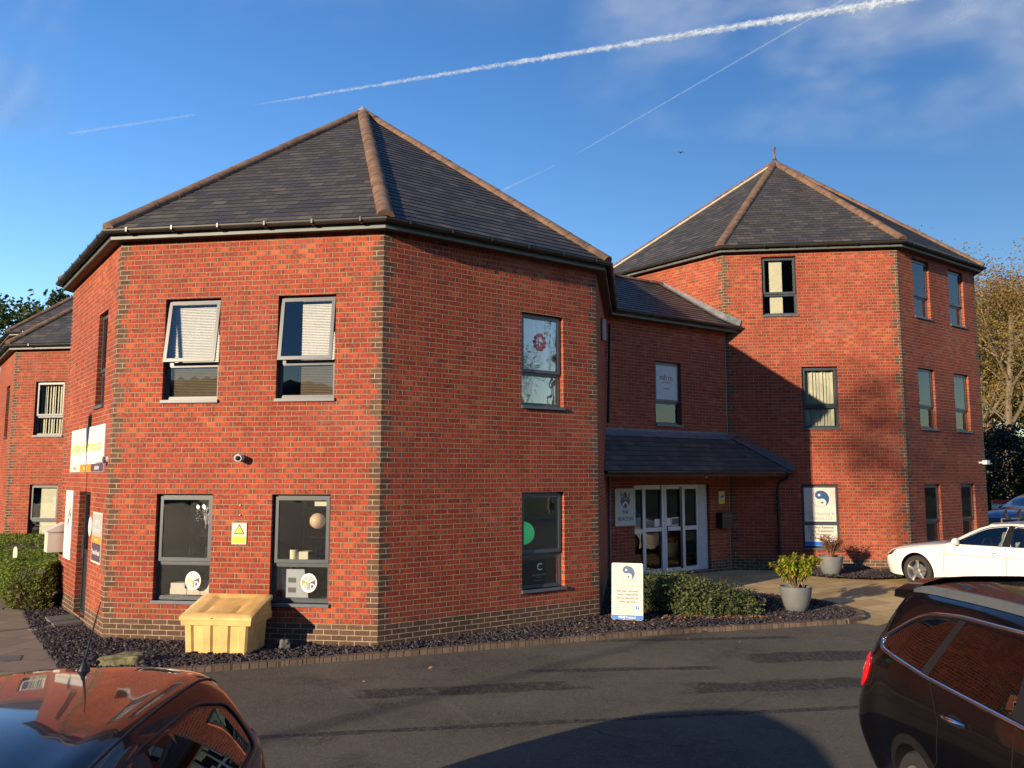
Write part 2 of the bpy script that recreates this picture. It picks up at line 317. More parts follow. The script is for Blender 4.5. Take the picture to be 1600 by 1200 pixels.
def npmesh(name, V, F, mats, mi=None, parent=None):
    V = np.asarray(V, dtype=np.float32).reshape(-1, 3); F = np.asarray(F, dtype=np.int32); k = F.shape[1]
    me = bpy.data.meshes.new(name); me.vertices.add(len(V)); me.vertices.foreach_set('co', V.ravel())
    me.loops.add(F.size); me.loops.foreach_set('vertex_index', F.ravel()); me.polygons.add(len(F))
    me.polygons.foreach_set('loop_start', np.arange(0, F.size, k, dtype=np.int32))
    for q in (mats if isinstance(mats, (list, tuple)) else [mats]): me.materials.append(M[q])
    if mi is not None: me.polygons.foreach_set('material_index', np.asarray(mi, dtype=np.int32))
    me.update(calc_edges=True); me.validate(); o = bpy.data.objects.new(name, me); sc.collection.objects.link(o)
    if parent is not None: o.parent = parent
    return o
def tag(o, label=None, cat=None, group=None, kind=None):
    if label: o['label'] = label
    if cat: o['category'] = cat
    if group: o['group'] = group
    if kind: o['kind'] = kind
    return o
def empty(name, loc=(0, 0, 0), rz=0, **k):
    o = bpy.data.objects.new(name, None); sc.collection.objects.link(o); o.empty_display_size = .2
    o.location = loc; o.rotation_euler = (0, 0, rz); return tag(o, **k)
def ident(u, z, d): return (u, -d, z)      # u right, z up, d towards viewer (-y)
def reparent_keep(o, root):                # geometry was built in world space: keep it there
    o.parent = root; o.matrix_parent_inverse = (Matrix.Translation(root.location) @ Matrix.Rotation(root.rotation_euler[2], 4, 'Z')).inverted()
class Fr:                                   # wall frame in plan, (u along, z up, d outward)
    def __init__(s, A, B):
        s.A = Vector((A[0], A[1])); s.B = Vector((B[0], B[1])); s.L = (s.B - s.A).length
        s.t = (s.B - s.A) / s.L; s.n = Vector((s.t.y, -s.t.x))
    def __call__(s, u, z, d=0):
        p = s.A + s.t * u + s.n * d; return (p.x, p.y, z)
    def rot(s): return math.atan2(s.t.y, s.t.x)
_font = None
def text(string, size, fr, u, z, d, matk, parent, name='lettering', align='CENTER', bold=0.0, sx=1.0, depth=.0015):
    cu = bpy.data.curves.new('t', 'FONT'); cu.body = string; cu.size = size; cu.align_x = align; cu.align_y = 'CENTER'; cu.extrude = depth; cu.offset = bold; cu.space_line = .95; cu.resolution_u = 3
    ob = bpy.data.objects.new('t', cu); sc.collection.objects.link(ob); dg = bpy.context.evaluated_depsgraph_get()
    me = bpy.data.meshes.new_from_object(ob.evaluated_get(dg)); bpy.data.objects.remove(ob); bpy.data.curves.remove(cu)
    for v in me.vertices:
        x, y, zz = v.co; v.co = fr(u + x * sx, z + y, d + zz)
    me.materials.clear(); me.materials.append(M[matk]); me.name = name
    o = bpy.data.objects.new(name, me); sc.collection.objects.link(o)
    if parent is not None: o.parent = parent
    return o
def disc(mb, fr, u, z, d, r, m=0, n=28, a0=0, a1=360, ru=None, th=.002):
    ru = ru or r
    pts = [(u + ru * math.cos(R_(a0 + (a1 - a0) * k / n)), z + r * math.sin(R_(a0 + (a1 - a0) * k / n))) for k in range(n + (a1 - a0 < 360))]
    if a1 - a0 < 360: pts.append((u, z))
    poly(mb, fr, pts, d, m, th)
def poly(mb, fr, pts, d, m=0, th=.002):
    mb.face([fr(a, b, d) for a, b in pts], m)
    for i in range(len(pts)):
        a, b = pts[i], pts[(i + 1) % len(pts)]; mb.face([fr(a[0], a[1], d - th), fr(b[0], b[1], d - th), fr(b[0], b[1], d), fr(a[0], a[1], d)], m)
def smst(a, b, x):
    t = max(0, min(1, (x - a) / (b - a))); return t * t * (3 - 2 * t)
def gz(x, y): return .11 * smst(14.3, 18.6, y) * smst(-1, 2.5, x)

# ------------------------------------------------------------------ key plan points
C0, C1, R1, R2, = Vector((-5.978, 12.511)), Vector((-1.867, 11.903)), Vector((5.369, 20.848)), Vector((9.558, 20.313))
def octagon(A, B, s2=None):
    A, B = Vector(A), Vector(B); s = (B - A).length; t = (B - A) / s; n = Vector((-t.y, t.x)); Mc = (A + B) / 2 + n * s * (1 + 2 ** .5) / 2
    V = []
    for k in range(8):
        c, q = math.cos(k * math.pi / 4), math.sin(k * math.pi / 4); w = A - Mc; V.append(Mc + Vector((c * w.x - q * w.y, q * w.x + c * w.y)))
    return V, Mc
VL, ML = octagon(C0, C1); VR, MR = octagon(R1, R2)
# ------------------------------------------------------------------ walls with openings, quoins and plinth
RV = .105
def wall(mb, fr, z0, zp, z1, ops, ql=True, qr=True):
    L = fr.L; us = {0, L}; zs = {z0, zp, z1}
    if ql: us |= {.056, .165}
    if qr: us |= {L - .056, L - .165}
    k = 1
    while zp + k * .225 < z1 - .01: zs.add(round(zp + k * .225, 5)); k += 1
    for a, b, c, d in ops: us |= {a, b}; zs |= {c, d}
    us = sorted(us); zs = sorted(zs)
    for i in range(len(us) - 1):
        for j in range(len(zs) - 1):
            ua, ub, za, zb = us[i], us[i + 1], zs[j], zs[j + 1]; um, zm = (ua + ub) / 2, (za + zb) / 2
            if ub - ua < 1e-5 or zb - za < 1e-5 or any(a < um < b and c < zm < d for a, b, c, d in ops): continue
            g = int((zm - zp) // .225); ev = g % 2 == 0
            m = 1 if (zm < zp or (ql and um < (.165 if ev else .056)) or (qr and um > L - (.056 if ev else .165))) else 0
            mb.face([fr(ua, za), fr(ub, za), fr(ub, zb), fr(ua, zb)], m, [(ua, za - zp), (ub, za - zp), (ub, zb - zp), (ua, zb - zp)])
    for a, b, c, d in ops:
        r = RV + .03
        for (u, s) in ((a, 1), (b, -1)):
            cuts = [c] + ([zp] if c < zp < d else []) + [d]
            for q in range(len(cuts) - 1):
                ca, cb = cuts[q], cuts[q + 1]; p = [fr(u, ca, 0), fr(u, ca, -r), fr(u, cb, -r), fr(u, cb, 0)]; uvq = [(u, ca - zp), (u + s * r, ca - zp), (u + s * r, cb - zp), (u, cb - zp)]
                if s < 0: p = p[::-1]; uvq = uvq[::-1]
                mb.face(p, 1 if cb <= zp + 1e-6 else 0, uvq)
        mb.face([fr(a, d, 0), fr(a, d, -r), fr(b, d, -r), fr(b, d, 0)], 0, [(a, d - zp), (a, d - zp - r), (b, d - zp - r), (b, d - zp)])
        mb.face([fr(a, c, 0), fr(b, c, 0), fr(b, c, -r), fr(a, c, -r)], 0, [(a, c - zp), (b, c - zp), (b, c - zp - r), (a, c - zp - r)])
def opening_frame(mb, fr, a, b, c, d, w, d0, d1, m=0):
    mb.box(fr, (a, c, d0), (a + w, d, d1), m); mb.box(fr, (b - w, c, d0), (b, d, d1), m)
    mb.box(fr, (a + w, d - w, d0), (b - w, d, d1), m); mb.box(fr, (a + w, c, d0), (b - w, c + w, d1), m)
def window(parent, fr, a, b, c, d, blind=None, tilt=0, lower_open=False, label=None, wave=0):
    D = -RV; tz = c + (d - c) * .355
    mb = MB(); opening_frame(mb, fr, a, b, c + .0, d, .042, D - .03, D + .02); mb.box(fr, (a + .042, tz - .028, D - .03), (b - .042, tz + .028, D + .02)); opening_frame(mb, fr, a + .043, b - .043, c + .043, tz - .029, .014, D - .02, D + .012)
    w = mb.build('window', 'frame', parent)
    if label: w['label'] = label
    s = MB(); s.box(fr, (a - .01, c - .045, D - .02), (b + .015, c, .035)); s.build('sill', 'alu', w)
    # top hung sash, hinged along its head
    def sfr(u, z, dd):
        y = z - (d - .045); x = dd - (D + .03); ca, sa = math.cos(R_(tilt)), math.sin(R_(tilt))
        return fr(u, (d - .045) + y * ca + x * sa, D + .03 - y * sa + x * ca)
    s = MB(); opening_frame(s, sfr, a + .03, b - .03, tz + .012, d - .035, .052, D + .021, D + .05); sa = s.build('sash', 'frame', w)
    g = MB(); g.box(sfr, (a + .082, tz + .064, D + .032), (b - .082, d - .087, D + .038)); g.build('upper_pane', 'glass', w)
    g = MB(); g.box(fr, (a + .057, c + .057, D - .006), (b - .057, tz - .043, D)); g.build('lower_pane', 'glass', w)
    if tilt:
        for u in (a + .035, b - .035): st = MB(); st.tube([fr(u, d - .10, D + .03), fr(u, d - .55, D + .05)], .009, 6); st.build('stay', 'alu', w)
    if blind:
        bl = MB(); kind = blind[0]; ba, bb = (a + .035 + (b - a - .07) * blind[1], a + .035 + (b - a - .07) * blind[2]) if len(blind) > 1 else (a + .05, b - .05)
        zlo = blind[3] if len(blind) > 3 else c + .06
        if kind == 'venetian':
            z = d - .06
            while z > zlo:
                bl.face([fr(ba, z, D - .052), fr(bb, z, D - .052), fr(bb, z - .021, D - .036), fr(ba, z - .021, D - .036)]); z -= .024
        elif kind == 'vertical':
            u = ba; k = 0
            while u < bb - .05:
                bl.face([fr(u, zlo, D - .11), fr(u + .07, zlo, D - .075 - .02 * math.sin(k * 2.1)), fr(u + .07, d - .05, D - .075 - .02 * math.sin(k * 2.1)), fr(u, d - .05, D - .11)]); u += .082; k += 1
        elif kind == 'panel':
            bl.box(fr, (ba, zlo, D - .055), (bb, d - .07, D - .045))
        if kind == 'venetian':          # shade on the lower half is put into browner slat colour
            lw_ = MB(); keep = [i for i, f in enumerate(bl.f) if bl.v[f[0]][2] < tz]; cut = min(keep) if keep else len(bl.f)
            lw_.v = bl.v[cut * 4:]; lw_.f = [[q - cut * 4 for q in f] for f in bl.f[cut:]]; lw_.m = bl.m[cut:]; lw_.uv = bl.uv[cut:]; bl.v = bl.v[:cut * 4]; bl.f = bl.f[:cut]; bl.m = bl.m[:cut]; bl.uv = bl.uv[:cut]; lw_.build('lower_blind', 'blindshade', w)
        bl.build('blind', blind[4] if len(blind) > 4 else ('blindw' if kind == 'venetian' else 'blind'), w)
    return w
# ------------------------------------------------------------------ slate slopes, gutters
def slope(mb, a0, b0, a1, b1, uo=0, gauge=.175, lift=.012):
    """courses between the eave edge a0-b0 and the top edge a1-b1"""
    a0, b0, a1, b1 = map(Vector, (a0, b0, a1, b1)); N = (b0 - a0).cross(((a1 + b1) / 2 - (a0 + b0) / 2)).normalized()
    if N.z < 0: N = -N
    t = (b0 - a0).normalized(); Hh = ((a1 + b1) / 2 - (a0 + b0) / 2); H = (Hh - t * Hh.dot(t)).length; n = max(1, int(round(H / gauge)))
    for i in range(n):
        f0, f1 = i / n, (i + 1) / n; p = [a0.lerp(a1, f0) + N * lift, b0.lerp(b1, f0) + N * lift, b0.lerp(b1, f1), a0.lerp(a1, f1)]
        uv = [((q - a0).dot(t) + uo, (i + .01) * .2 if k < 2 else (i + .99) * .2) for k, q in enumerate(p)]
        mb.face(p, 0, uv); mb.face([a0.lerp(a1, f0), b0.lerp(b1, f0), p[1], p[0]], 0, [(0, .001)] * 4)
def gut_profile(c=.39, z=6.045, r=.058): return [(c + r * math.cos(R_(a)), z + r * math.sin(R_(a))) for a in range(180, 361, 20)]
def hip_run(mb, a, b, r=.125, seg=.45, m=0, mm=1, mortar=True):
    a, b = Vector(a), Vector(b); d = (b - a); L = d.length; d /= L; side = d.cross(Vector((0, 0, 1))).normalized(); up = side.cross(d).normalized(); n = int(L / seg); rg = random.Random(int(L * 1000))
    for i in range(n):
        s0, s1 = L * i / n, L * (i + 1) / n - .012; rows = []; j = rg.uniform(-.006, .006)
        for s, rr in ((s0, r), (s1, r * .96)):
            c = a + d * s + up * (-.045 + j)
            rows.append([c + side * (rr * math.cos(R_(q))) + up * (rr * .85 * math.sin(R_(q))) for q in range(0, 181, 20)])
        mb.grid(rows, m); mb.face(rows[0], m); mb.face(rows[1][::-1], m)
    if mortar:
        rows = [[a + d * s + up * -.052 + side * (r * .97 * math.cos(R_(q))) + up * (r * .82 * math.sin(R_(q))) for q in range(0, 181, 20)] for s in (.01, L - .01)]
        mb.grid(rows, mm)
def ring_pts(V, Mc, dd, z):
    R = (V[0] - Mc).length; return [Vector((*(Mc + (v - Mc) * ((R + dd / math.cos(R_(22.5))) / R)), z)) for v in V]
def tower(name, label, V, Mc, zb, zp, ztop, ops, apex_shift=(0, 0), rise=4.02, cap='lead', finial=False, near=True, face_on=None, palemortar=()):
    root = empty(name, (Mc.x, Mc.y, 0), label=label, cat='building')
    frs = [Fr(V[k], V[(k + 1) % 8]) for k in range(8)]
    mb = MB()
    for k in range(8): wall(mb, frs[k], zb, zp, ztop, [o[:4] for o in ops.get(k, [])])
    objs = [mb.build('wall', ['brick', 'brown'])]
    # eaves: soffit, fascia board
    mb = MB(); rows = [ring_pts(V, Mc, d_, z_) for d_, z_ in ((-.03, ztop + .001), (.155, ztop + .001))]; mb.grid(rows, 0, True); objs.append(mb.build('soffit', 'soffit'))
    mb = MB(); rows = [ring_pts(V, Mc, d_, z_) for d_, z_ in ((.15, ztop - .012), (.172, ztop - .012), (.172, ztop + .12), (.15, ztop + .12), (.15, ztop - .012))]; mb.grid(rows, 0, True); objs.append(mb.build('fascia_board', 'fascia'))
    zg = ztop + .115
    GD = .24; mb = MB(); pr = gut_profile(GD, zg, .062); rows = [ring_pts(V, Mc, d_, z_) for d_, z_ in pr + [(pr[-1][0] - .006, pr[-1][1])] + [(c * .9 + GD * .1, z) for c, z in pr[::-1]][1:]]
    mb.grid(rows, 0, True)
    for k in range(8):
        f = Fr(*(Vector(p[:2]) for p in (lambda r: (r[k], r[(k + 1) % 8]))(ring_pts(V, Mc, GD, 0)))); n = 6 if near else 3
        for i in range(n):
            u = f.L * (i + .5) / n; rw = []
            for uu in (u - .022, u + .022): rw.append([f(uu, zg + .071 * math.sin(R_(a)), .071 * math.cos(R_(a))) for a in range(180, 361, 20)])
            mb.grid(rw)
            mb.box(f, (u - .012, zg - .05, .066), (u + .012, zg + .012, .075))
    objs.append(mb.build('gutter', 'gutter', smooth=False))
    # roof slopes
    er = ring_pts(V, Mc, .235, ztop + .14); ap = Vector((Mc.x + apex_shift[0], Mc.y + apex_shift[1], ztop + .13 + rise)); mb = MB()
    for k in range(8):
        a, b = er[k], er[(k + 1) % 8]; slope(mb, a, b, a.lerp(ap, .985), b.lerp(ap, .985), uo=k * 1.37)
    objs.append(mb.build('roof', 'slate'))
    hb = MB()
    for k in range(8):
        pm = k in palemortar
        hip_run(hb, er[k] + Vector((0, 0, .035)), ap + Vector((0, 0, .045)), m=0, mm=1 if pm else 0)
        if pm:
            d = (ap - er[k]).normalized(); sd = d.cross(Vector((0, 0, 1))).normalized()
            hb.tube([er[k] + sd * .13 + Vector((0, 0, .01)), ap + sd * .12 + Vector((0, 0, 0))], .03, 6, 1)
    objs.append(hb.build('hip_tiles', ['hip', 'mortarw'], smooth=True, angle=40))
    mb = MB(); cr = [er[k].lerp(ap, .945) + Vector((0, 0, .09)) for k in range(8)]; tip = ap + Vector((0, 0, .16))
    for k in range(8): mb.face([cr[k], cr[(k + 1) % 8], tip]); mb.face([cr[k], cr[(k + 1) % 8], cr[(k + 1) % 8] - Vector((0, 0, .09)), cr[k] - Vector((0, 0, .09))])
    objs.append(mb.build('lead_cap', 'lead' if cap == 'lead' else 'leadd'))
    if finial:
        mb = MB(); mb.lathe([(.07, 0), (.05, .06), (.035, .12), (.03, .3), (.05, .33), (.055, .40), (.03, .42), (0, .42)], tip - Vector((0, 0, .04)), 12); objs.append(mb.build('finial', 'hip', smooth=True, angle=40))
    # floors and core so that rooms read as rooms
    mb = MB(); inn = ring_pts(V, Mc, -.16, 0)
    for z in (zb + .02, 2.80, 3.05, 5.55, 5.75, 8.2):
        if z < ztop: mb.face([Vector((p.x, p.y, z)) for p in inn])
    f = Fr(*(Vector(p[:2]) for p in (inn[0].lerp(inn[1], .0), inn[1])))
    core = ring_pts(V, Mc, -2.4, 0)
    rows = [[Vector((p.x, p.y, z)) for p in core] for z in (zb, ztop)]; mb.grid(rows, 0, True)
    for k in range(8):
        mb.face([Vector((inn[k].x, inn[k].y, zb)), Vector((core[k].x, core[k].y, zb)), Vector((core[k].x, core[k].y, ztop)), Vector((inn[k].x, inn[k].y, ztop))])
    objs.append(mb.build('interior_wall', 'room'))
    for o in objs: reparent_keep(o, root)
    for k, lst in ops.items():
        for o in lst:
            if len(o) > 4 and o[4] == 'door': continue
            kw = o[4] if len(o) > 4 else {}
            w = window(None, frs[k], *o[:4], **kw); reparent_keep(w, root)
    return root, frs
LO, UP, TO = (.57, 2.10), (3.48, 5.005), (6.365, 7.86)
V_ = lambda *a, **k: dict(blind=a if a else None, **k)
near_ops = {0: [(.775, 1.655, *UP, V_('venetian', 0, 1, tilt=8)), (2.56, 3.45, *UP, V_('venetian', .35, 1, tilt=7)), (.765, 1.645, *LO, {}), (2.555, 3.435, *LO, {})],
            1: [(2.52, 3.40, 3.49, 5.02, V_('vertical', 0, 1, 3.55, 'silverp')), (2.52, 3.40, *LO, {})],
            7: [(2.72, 3.42, *UP, {}), (1.80, 2.78, .08, 2.10, 'door')]}
nt, NF = tower('office_tower', 'nearest two-storey red brick octagonal tower with the yellow grit bin at its foot', VL, ML, -.12, .3, 5.925, near_ops, cap='lead')
far_ops = {0: [(.95, 1.80, *TO, V_('panel', .22, .62, 6.42)), (1.835, 2.695, 3.52, 5.04, V_('vertical')), (1.72, 2.60, .61, 2.14, {})],
           1: [(.75, 1.60, *TO, V_('panel', .0, 1., 6.42, 'silverp')), (2.66, 3.51, *TO, V_('panel', .0, 1., 6.42, 'silverp')), (.76, 1.61, 3.53, 5.05, V_('panel', .0, 1., 4.3, 'silverp')), (2.66, 3.51, 3.53, 5.05, V_('panel', .0, 1., 4.3, 'silverp')), (.78, 1.60, .70, 2.14, {}), (2.71, 3.51, .70, 2.14, {})]}  # silver panels: pale panel plus the sky's reflection put into its colour
ft, FF = tower('office_tower', 'three-storey red brick octagonal tower with slate roof and spiked finial beside the white car', VR, MR, -.1, .338, 7.988, far_ops, apex_shift=(.22, 0), rise=4.08, cap='d', finial=True, palemortar=(7,))
dv = Vector((-14.213, 23.724)) - C0; VB = [v + dv for v in VL]; MBc = ML + dv
tower('office_tower', 'two-storey red brick tower behind the clipped hedges at the left edge', VB, MBc, -.12, .3, 5.925,
      {0: [(.70, 1.60, *UP, V_('vertical')), (.70, 1.58, *LO, V_('panel', .28, 1, .63))], 7: [(2.45, 3.3, *UP, {})]}, near=False)
dv2 = Vector((-17.3, 38.0)) - ML; VC = [v + dv2 for v in VL]
tower('office_tower', 'tall tower roof rising behind the left-edge tower, mostly hidden', VC, ML + dv2, -.12, .3, 7.95, {0: [(.7, 1.6, *TO, {}), (2.5, 3.4, *TO, {})]}, near=False)
# ------------------------------------------------------------------ link block with entrance and canopy
root = empty('link_building', (3.7, 20.5, 0), label='shaded two-storey brick link block with white entrance doors between the two towers', cat='building')
lf = Fr(VL[3], R1); objs = []
mb = MB(); wall(mb, lf, -.05, .338, 5.94, [(1.56, 2.42, 3.55, 5.03), (.82, 3.32, .12, 2.15)], ql=False, qr=False); objs.append(mb.build('wall', ['brick', 'brown']))
EZ = 6.06; ov = .30; k68 = .73 / .68
def lfp(u, z, d): return Vector(lf(u, z, d))
RZ = 7.55; rd = -2.08
mb = MB(); slope(mb, lfp(-.16, EZ, ov), lfp(lf.L + ov * k68 + .02, EZ, ov), lfp(0.02, RZ, rd), lfp(lf.L - .05, RZ, rd)); slope(mb, lfp(0, EZ, -4.5), lfp(lf.L - .4, EZ, -4.5), lfp(0.02, RZ, rd), lfp(lf.L - .05, RZ, rd)); objs.append(mb.build('roof', 'slate'))
mb = MB(); hip_run(mb, lfp(.05, RZ + .03, rd), lfp(lf.L - .05, RZ + .03, rd), r=.10); objs.append(mb.build('ridge_tiles', ['hip', 'hip'], smooth=True, angle=40))
mb = MB(); a, b = lfp(lf.L + ov * k68 - .1, EZ + .03, ov), lfp(lf.L - .10, RZ + .04, rd)     # lead flashing up against the tall tower
w_ = Vector((-.13 * lf.t.x, -.13 * lf.t.y, 0)); m_ = lfp(lf.L - .06, EZ + (RZ - EZ) * ov / (ov - rd) + .04, 0)
for p, q in ((a, m_), (m_, b)):
    mb.face([p + w_ * 1.3, p, q, q + w_ * 1.3]); mb.face([p, p + Vector((0, 0, .16)) + w_ * -.5, q + Vector((0, 0, .16)) + w_ * -.5, q])
objs.append(mb.build('lead_flashing', 'leadm'))
mb = MB(); uL = lambda d: (-.17 * d / ov, lf.L + d * k68 - .01)
for (d0, z0_, d1, z1_) in ((0, 5.94, .31, 5.94), (.31, 5.925, .335, 6.06)):
    pass
mb.face([lfp(-.02, 5.94, 0), lfp(lf.L, 5.94, 0), lfp(uL(.2)[1], 5.94, .2), lfp(uL(.2)[0], 5.94, .2)]); objs.append(mb.build('soffit', 'soffit'))
mb = MB(); mb.box(lf, (-.10, 5.925, .20), (uL(.2)[1], 6.05, .222)); objs.append(mb.build('fascia_board', 'fascia'))
def straight_gutter(mb, fr, u0, u1, d, z, nb):
    mb.grid([[fr(u, z + .058 * math.sin(R_(a)), d + .058 * math.cos(R_(a))) for a in range(180, 361, 20)] for u in (u0, u1)]); mb.grid([[fr(u, z + .052 * math.sin(R_(a)), d + .052 * math.cos(R_(a))) for a in range(180, 361, 20)] for u in (u0, u1)])
    for i in range(nb):
        u = u0 + (u1 - u0) * (i + .5) / nb
        mb.grid([[fr(uu, z + .066 * math.sin(R_(a)), d + .066 * math.cos(R_(a))) for a in range(180, 361, 20)] for uu in (u - .02, u + .02)])
    for u in (u0, u1): mb.face([fr(u, z + .058 * math.sin(R_(a)), d + .058 * math.cos(R_(a))) for a in range(180, 361, 20)])
mb = MB(); straight_gutter(mb, lf, -.15, uL(.33)[1] + .02, .29, EZ - .01, 5); objs.append(mb.build('gutter', 'gutter'))
mb = MB(); mb.face([lfp(0, .1, -2.6), lfp(4.0, .1, -2.6), lfp(4.0, 2.9, -2.6), lfp(0, 2.9, -2.6)]); mb.face([lfp(0, 2.9, -.2), lfp(4., 2.9, -.2), lfp(4., 2.9, -3), lfp(0, 2.9, -3)]); mb.face([lfp(0, .11, 0), lfp(4., .11, 0), lfp(4., .11, -3), lfp(0, .11, -3)])
mb.face([lfp(0.5, 3, -1.2), lfp(3.5, 3, -1.2), lfp(3.5, 6, -1.2), lfp(.5, 6, -1.2)]); mb.face([lfp(.3, .1, -.14), lfp(.3, 2.9, -.14), lfp(.3, 2.9, -3), lfp(.3, .1, -3)]); mb.face([lfp(3.7, .1, -.14), lfp(3.7, 2.9, -.14), lfp(3.7, 2.9, -3), lfp(3.7, .1, -3)])
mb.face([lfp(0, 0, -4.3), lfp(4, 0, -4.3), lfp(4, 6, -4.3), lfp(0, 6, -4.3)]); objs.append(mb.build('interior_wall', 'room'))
# movement joint
mb = MB(); mb.box(lf, (lf.L - .012, .1, .002), (lf.L - .002, 5.9, .010)); objs.append(mb.build('movement_joint', 'inkl'))
# canopy
CZ0, CZ1, CD = 2.46, 3.33, 1.0; cu0, cu1 = -.97 * CD, lf.L + 1.075 * CD
can = MB(); slope(can, lfp(cu0 - .04, CZ0, CD + .06), lfp(cu1 + .06, CZ0, CD + .06), lfp(0, CZ1, 0), lfp(lf.L, CZ1, 0)); canopy = can.build('canopy_roof', 'slate'); objs.append(canopy)
mb = MB(); mb.face([lfp(-.12, CZ1 - .10, .135), lfp(lf.L + .14, CZ1 - .10, .135), lfp(lf.L, CZ1 + .05, .0), lfp(0, CZ1 + .05, 0)]); mb.box(lf, (0, CZ1 - .02, .001), (lf.L, CZ1 + .09, .012))
q0, q1 = lfp(cu1 + .05, CZ0 + .03, CD + .06), lfp(lf.L + .02, CZ1 + .05, 0); mb.face([q0 + w_, q0, q1, q1 + w_ * 1.2]); mb.face([q0, q0 + Vector((.02, -.02, .14)), q1 + Vector((.02, -.02, .12)), q1]); c2 = mb.build('canopy_flashing', 'leadd'); objs.append(c2)
mb = MB(); mb.face([lfp(0, 2.36, 0), lfp(lf.L, 2.36, 0), lfp(cu1, 2.36, CD), lfp(cu0, 2.36, CD)]); mb.box(lf, (cu0, 2.34, CD - .02), (cu1, 2.46, CD)); objs.append(mb.build('canopy_soffit', 'soffit'))
mb = MB(); straight_gutter(mb, lf, cu0, cu1 + .08, CD + .07, 2.455, 8); objs.append(mb.build('canopy_gutter', 'gutter'))
# entrance: white frames, glass, grey side panel
D = -.10; ent = MB(); z0_, z1_ = .13, 2.14; zm = 1.08
for u, w__ in ((.83, .05), (1.15, .09), (1.74, .08), (1.83, .07), (2.44, .09), (2.93, .05)): ent.box(lf, (u, z0_, D - .03), (u + w__, z1_, D + .03 + (.02 if w__ in (.08, .07) else 0)))
ent.box(lf, (.88, z1_ - .05, D - .029), (2.93, z1_, D + .029)); ent.box(lf, (.88, zm - .03, D - .028), (1.15, zm + .07, D + .026)); ent.box(lf, (1.24, zm, D - .028), (1.74, zm + .09, D + .041)); ent.box(lf, (1.90, zm, D - .028), (2.36, zm + .09, D + .041)); ent.box(lf, (2.53, zm, D - .028), (2.93, zm + .09, D + .026))
for a, b in ((.88, 1.15), (1.24, 1.74), (1.9, 2.44), (2.53, 2.93)): ent.box(lf, (a, z0_, D - .028), (b, z0_ + .10, D + .028)); ent.box(lf, (a, z1_ - .10, D - .027), (b, z1_ - .051, D + .027))
ed = ent.build('entrance_door', 'upvc')
g = MB()
for a, b in ((.88, 1.15), (1.24, 1.74), (1.9, 2.44), (2.53, 2.93)):
    for c, d in ((z0_ + .1, zm - .03), (zm + .07, z1_ - .1)): g.box(lf, (a, c, D - .012), (b, d, D - .004))
g.build('door_pane', 'glass', ed)
g = MB(); g.box(lf, (2.98, z0_, D - .05), (3.30, z1_, D + .035)); g.build('side_panel', 'silverp', ed)
g = MB(); g.box(lf, (2.36, .2, D - .03), (2.44, z1_ - .05, D + .034)); g.box(lf, (1.90, .99, D + .045), (1.915, 1.2, D + .07)); g.build('door_edge', 'black', ed)
g = MB(); g.box(lf, (1.55, 1.19, D - .003), (1.72, 1.36, D + .001)); g.build('paper_notice', 'white', ed); g = MB(); g.box(lf, (1.93, 1.19, D - .003), (2.08, 1.37, D + .001)); g.build('paper_notice', 'white', ed)
g = MB(); g.box(lf, (2.10, 1.19, D - .003), (2.40, 1.38, D + .001)); g.box(lf, (2.12, 1.21, D + .0015), (2.38, 1.36, D + .003), 1); g.build('purple_notice', ['white', 'purple'], ed)
objs.append(ed)
w = window(None, lf, 1.56, 2.42, 3.55, 5.03, blind=('panel', 0, 1, 4.1, 'blindw')); objs.append(w)
for o in objs: reparent_keep(o, root)

# ------------------------------------------------------------------ ground
def sheet(name, pts, z, matk, follow=False, step=.6, kind='structure', thick=0):
    """flat (or gently rising) sheet with a polygon outline"""
    pts = [Vector((p[0], p[1])) for p in pts]; mb = MB()
    if not follow:
        mb.face([(p.x, p.y, z) for p in pts])
    else:
        xs = [p.x for p in pts]; ys = [p.y for p in pts]; vs = [p for p in pts]; n = len(pts); ed = [(i, (i + 1) % n) for i in range(n)]
        def ins(x, y):
            c = False
            for i in range(n):
                a, b = pts[i], pts[(i + 1) % n]
                if (a.y > y) != (b.y > y) and x < (b.x - a.x) * (y - a.y) / (b.y - a.y) + a.x: c = not c
            return c
        x = min(xs)
        while x < max(xs):
            y = min(ys)
            while y < max(ys):
                if ins(x, y): vs.append(Vector((x + .01, y + .013)))
                y += step
            x += step
        r = delaunay_2d_cdt(vs, ed, [list(range(n))], 1, 1e-5)
        for f in r[2]: mb.face([(r[0][i].x, r[0][i].y, z + gz(r[0][i].x, r[0][i].y)) for i in f])
    if thick:
        for i in range(len(pts)):
            a, b = pts[i], pts[(i + 1) % len(pts)]; za = z + (gz(a.x, a.y) if follow else 0); zb = z + (gz(b.x, b.y) if follow else 0)
            mb.face([(a.x, a.y, za - thick), (b.x, b.y, zb - thick), (b.x, b.y, zb), (a.x, a.y, za)])
    return tag(mb.build(name, matk), kind=kind)
sheet('ground', [(-600, -600), (600, -600), (600, 900), (-600, 900)], -.09, 'grass')
sheet('car_park', [(-32, -26), (34, -26), (34, 34), (9, 34), (9, 20), (-4, 13), (-32, 9.0)], -.055, 'asphalt', True, .9)
edge = [(-6.6, 9.80), (-5.9, 10.07), (-5.29, 10.30), (-3.77, 10.83), (-1.73, 11.62), (0, 12.33), (1.97, 13.15), (3.05, 13.49), (4.68, 13.94), (5.45, 14.18), (5.85, 14.5), (6.02, 15.0), (5.85, 15.7), (5.4, 16.4)]
sheet('paving', [(2.0, 19.5), (1.4, 17.2), (3.2, 16.4), (4.6, 15.6), (5.3, 14.6), (5.9, 13.85), (7.4, 15.2), (8.7, 17.2), (9.4, 19.2), (9.6, 20.6), (4.6, 21.2)], -.048, 'slab', True)
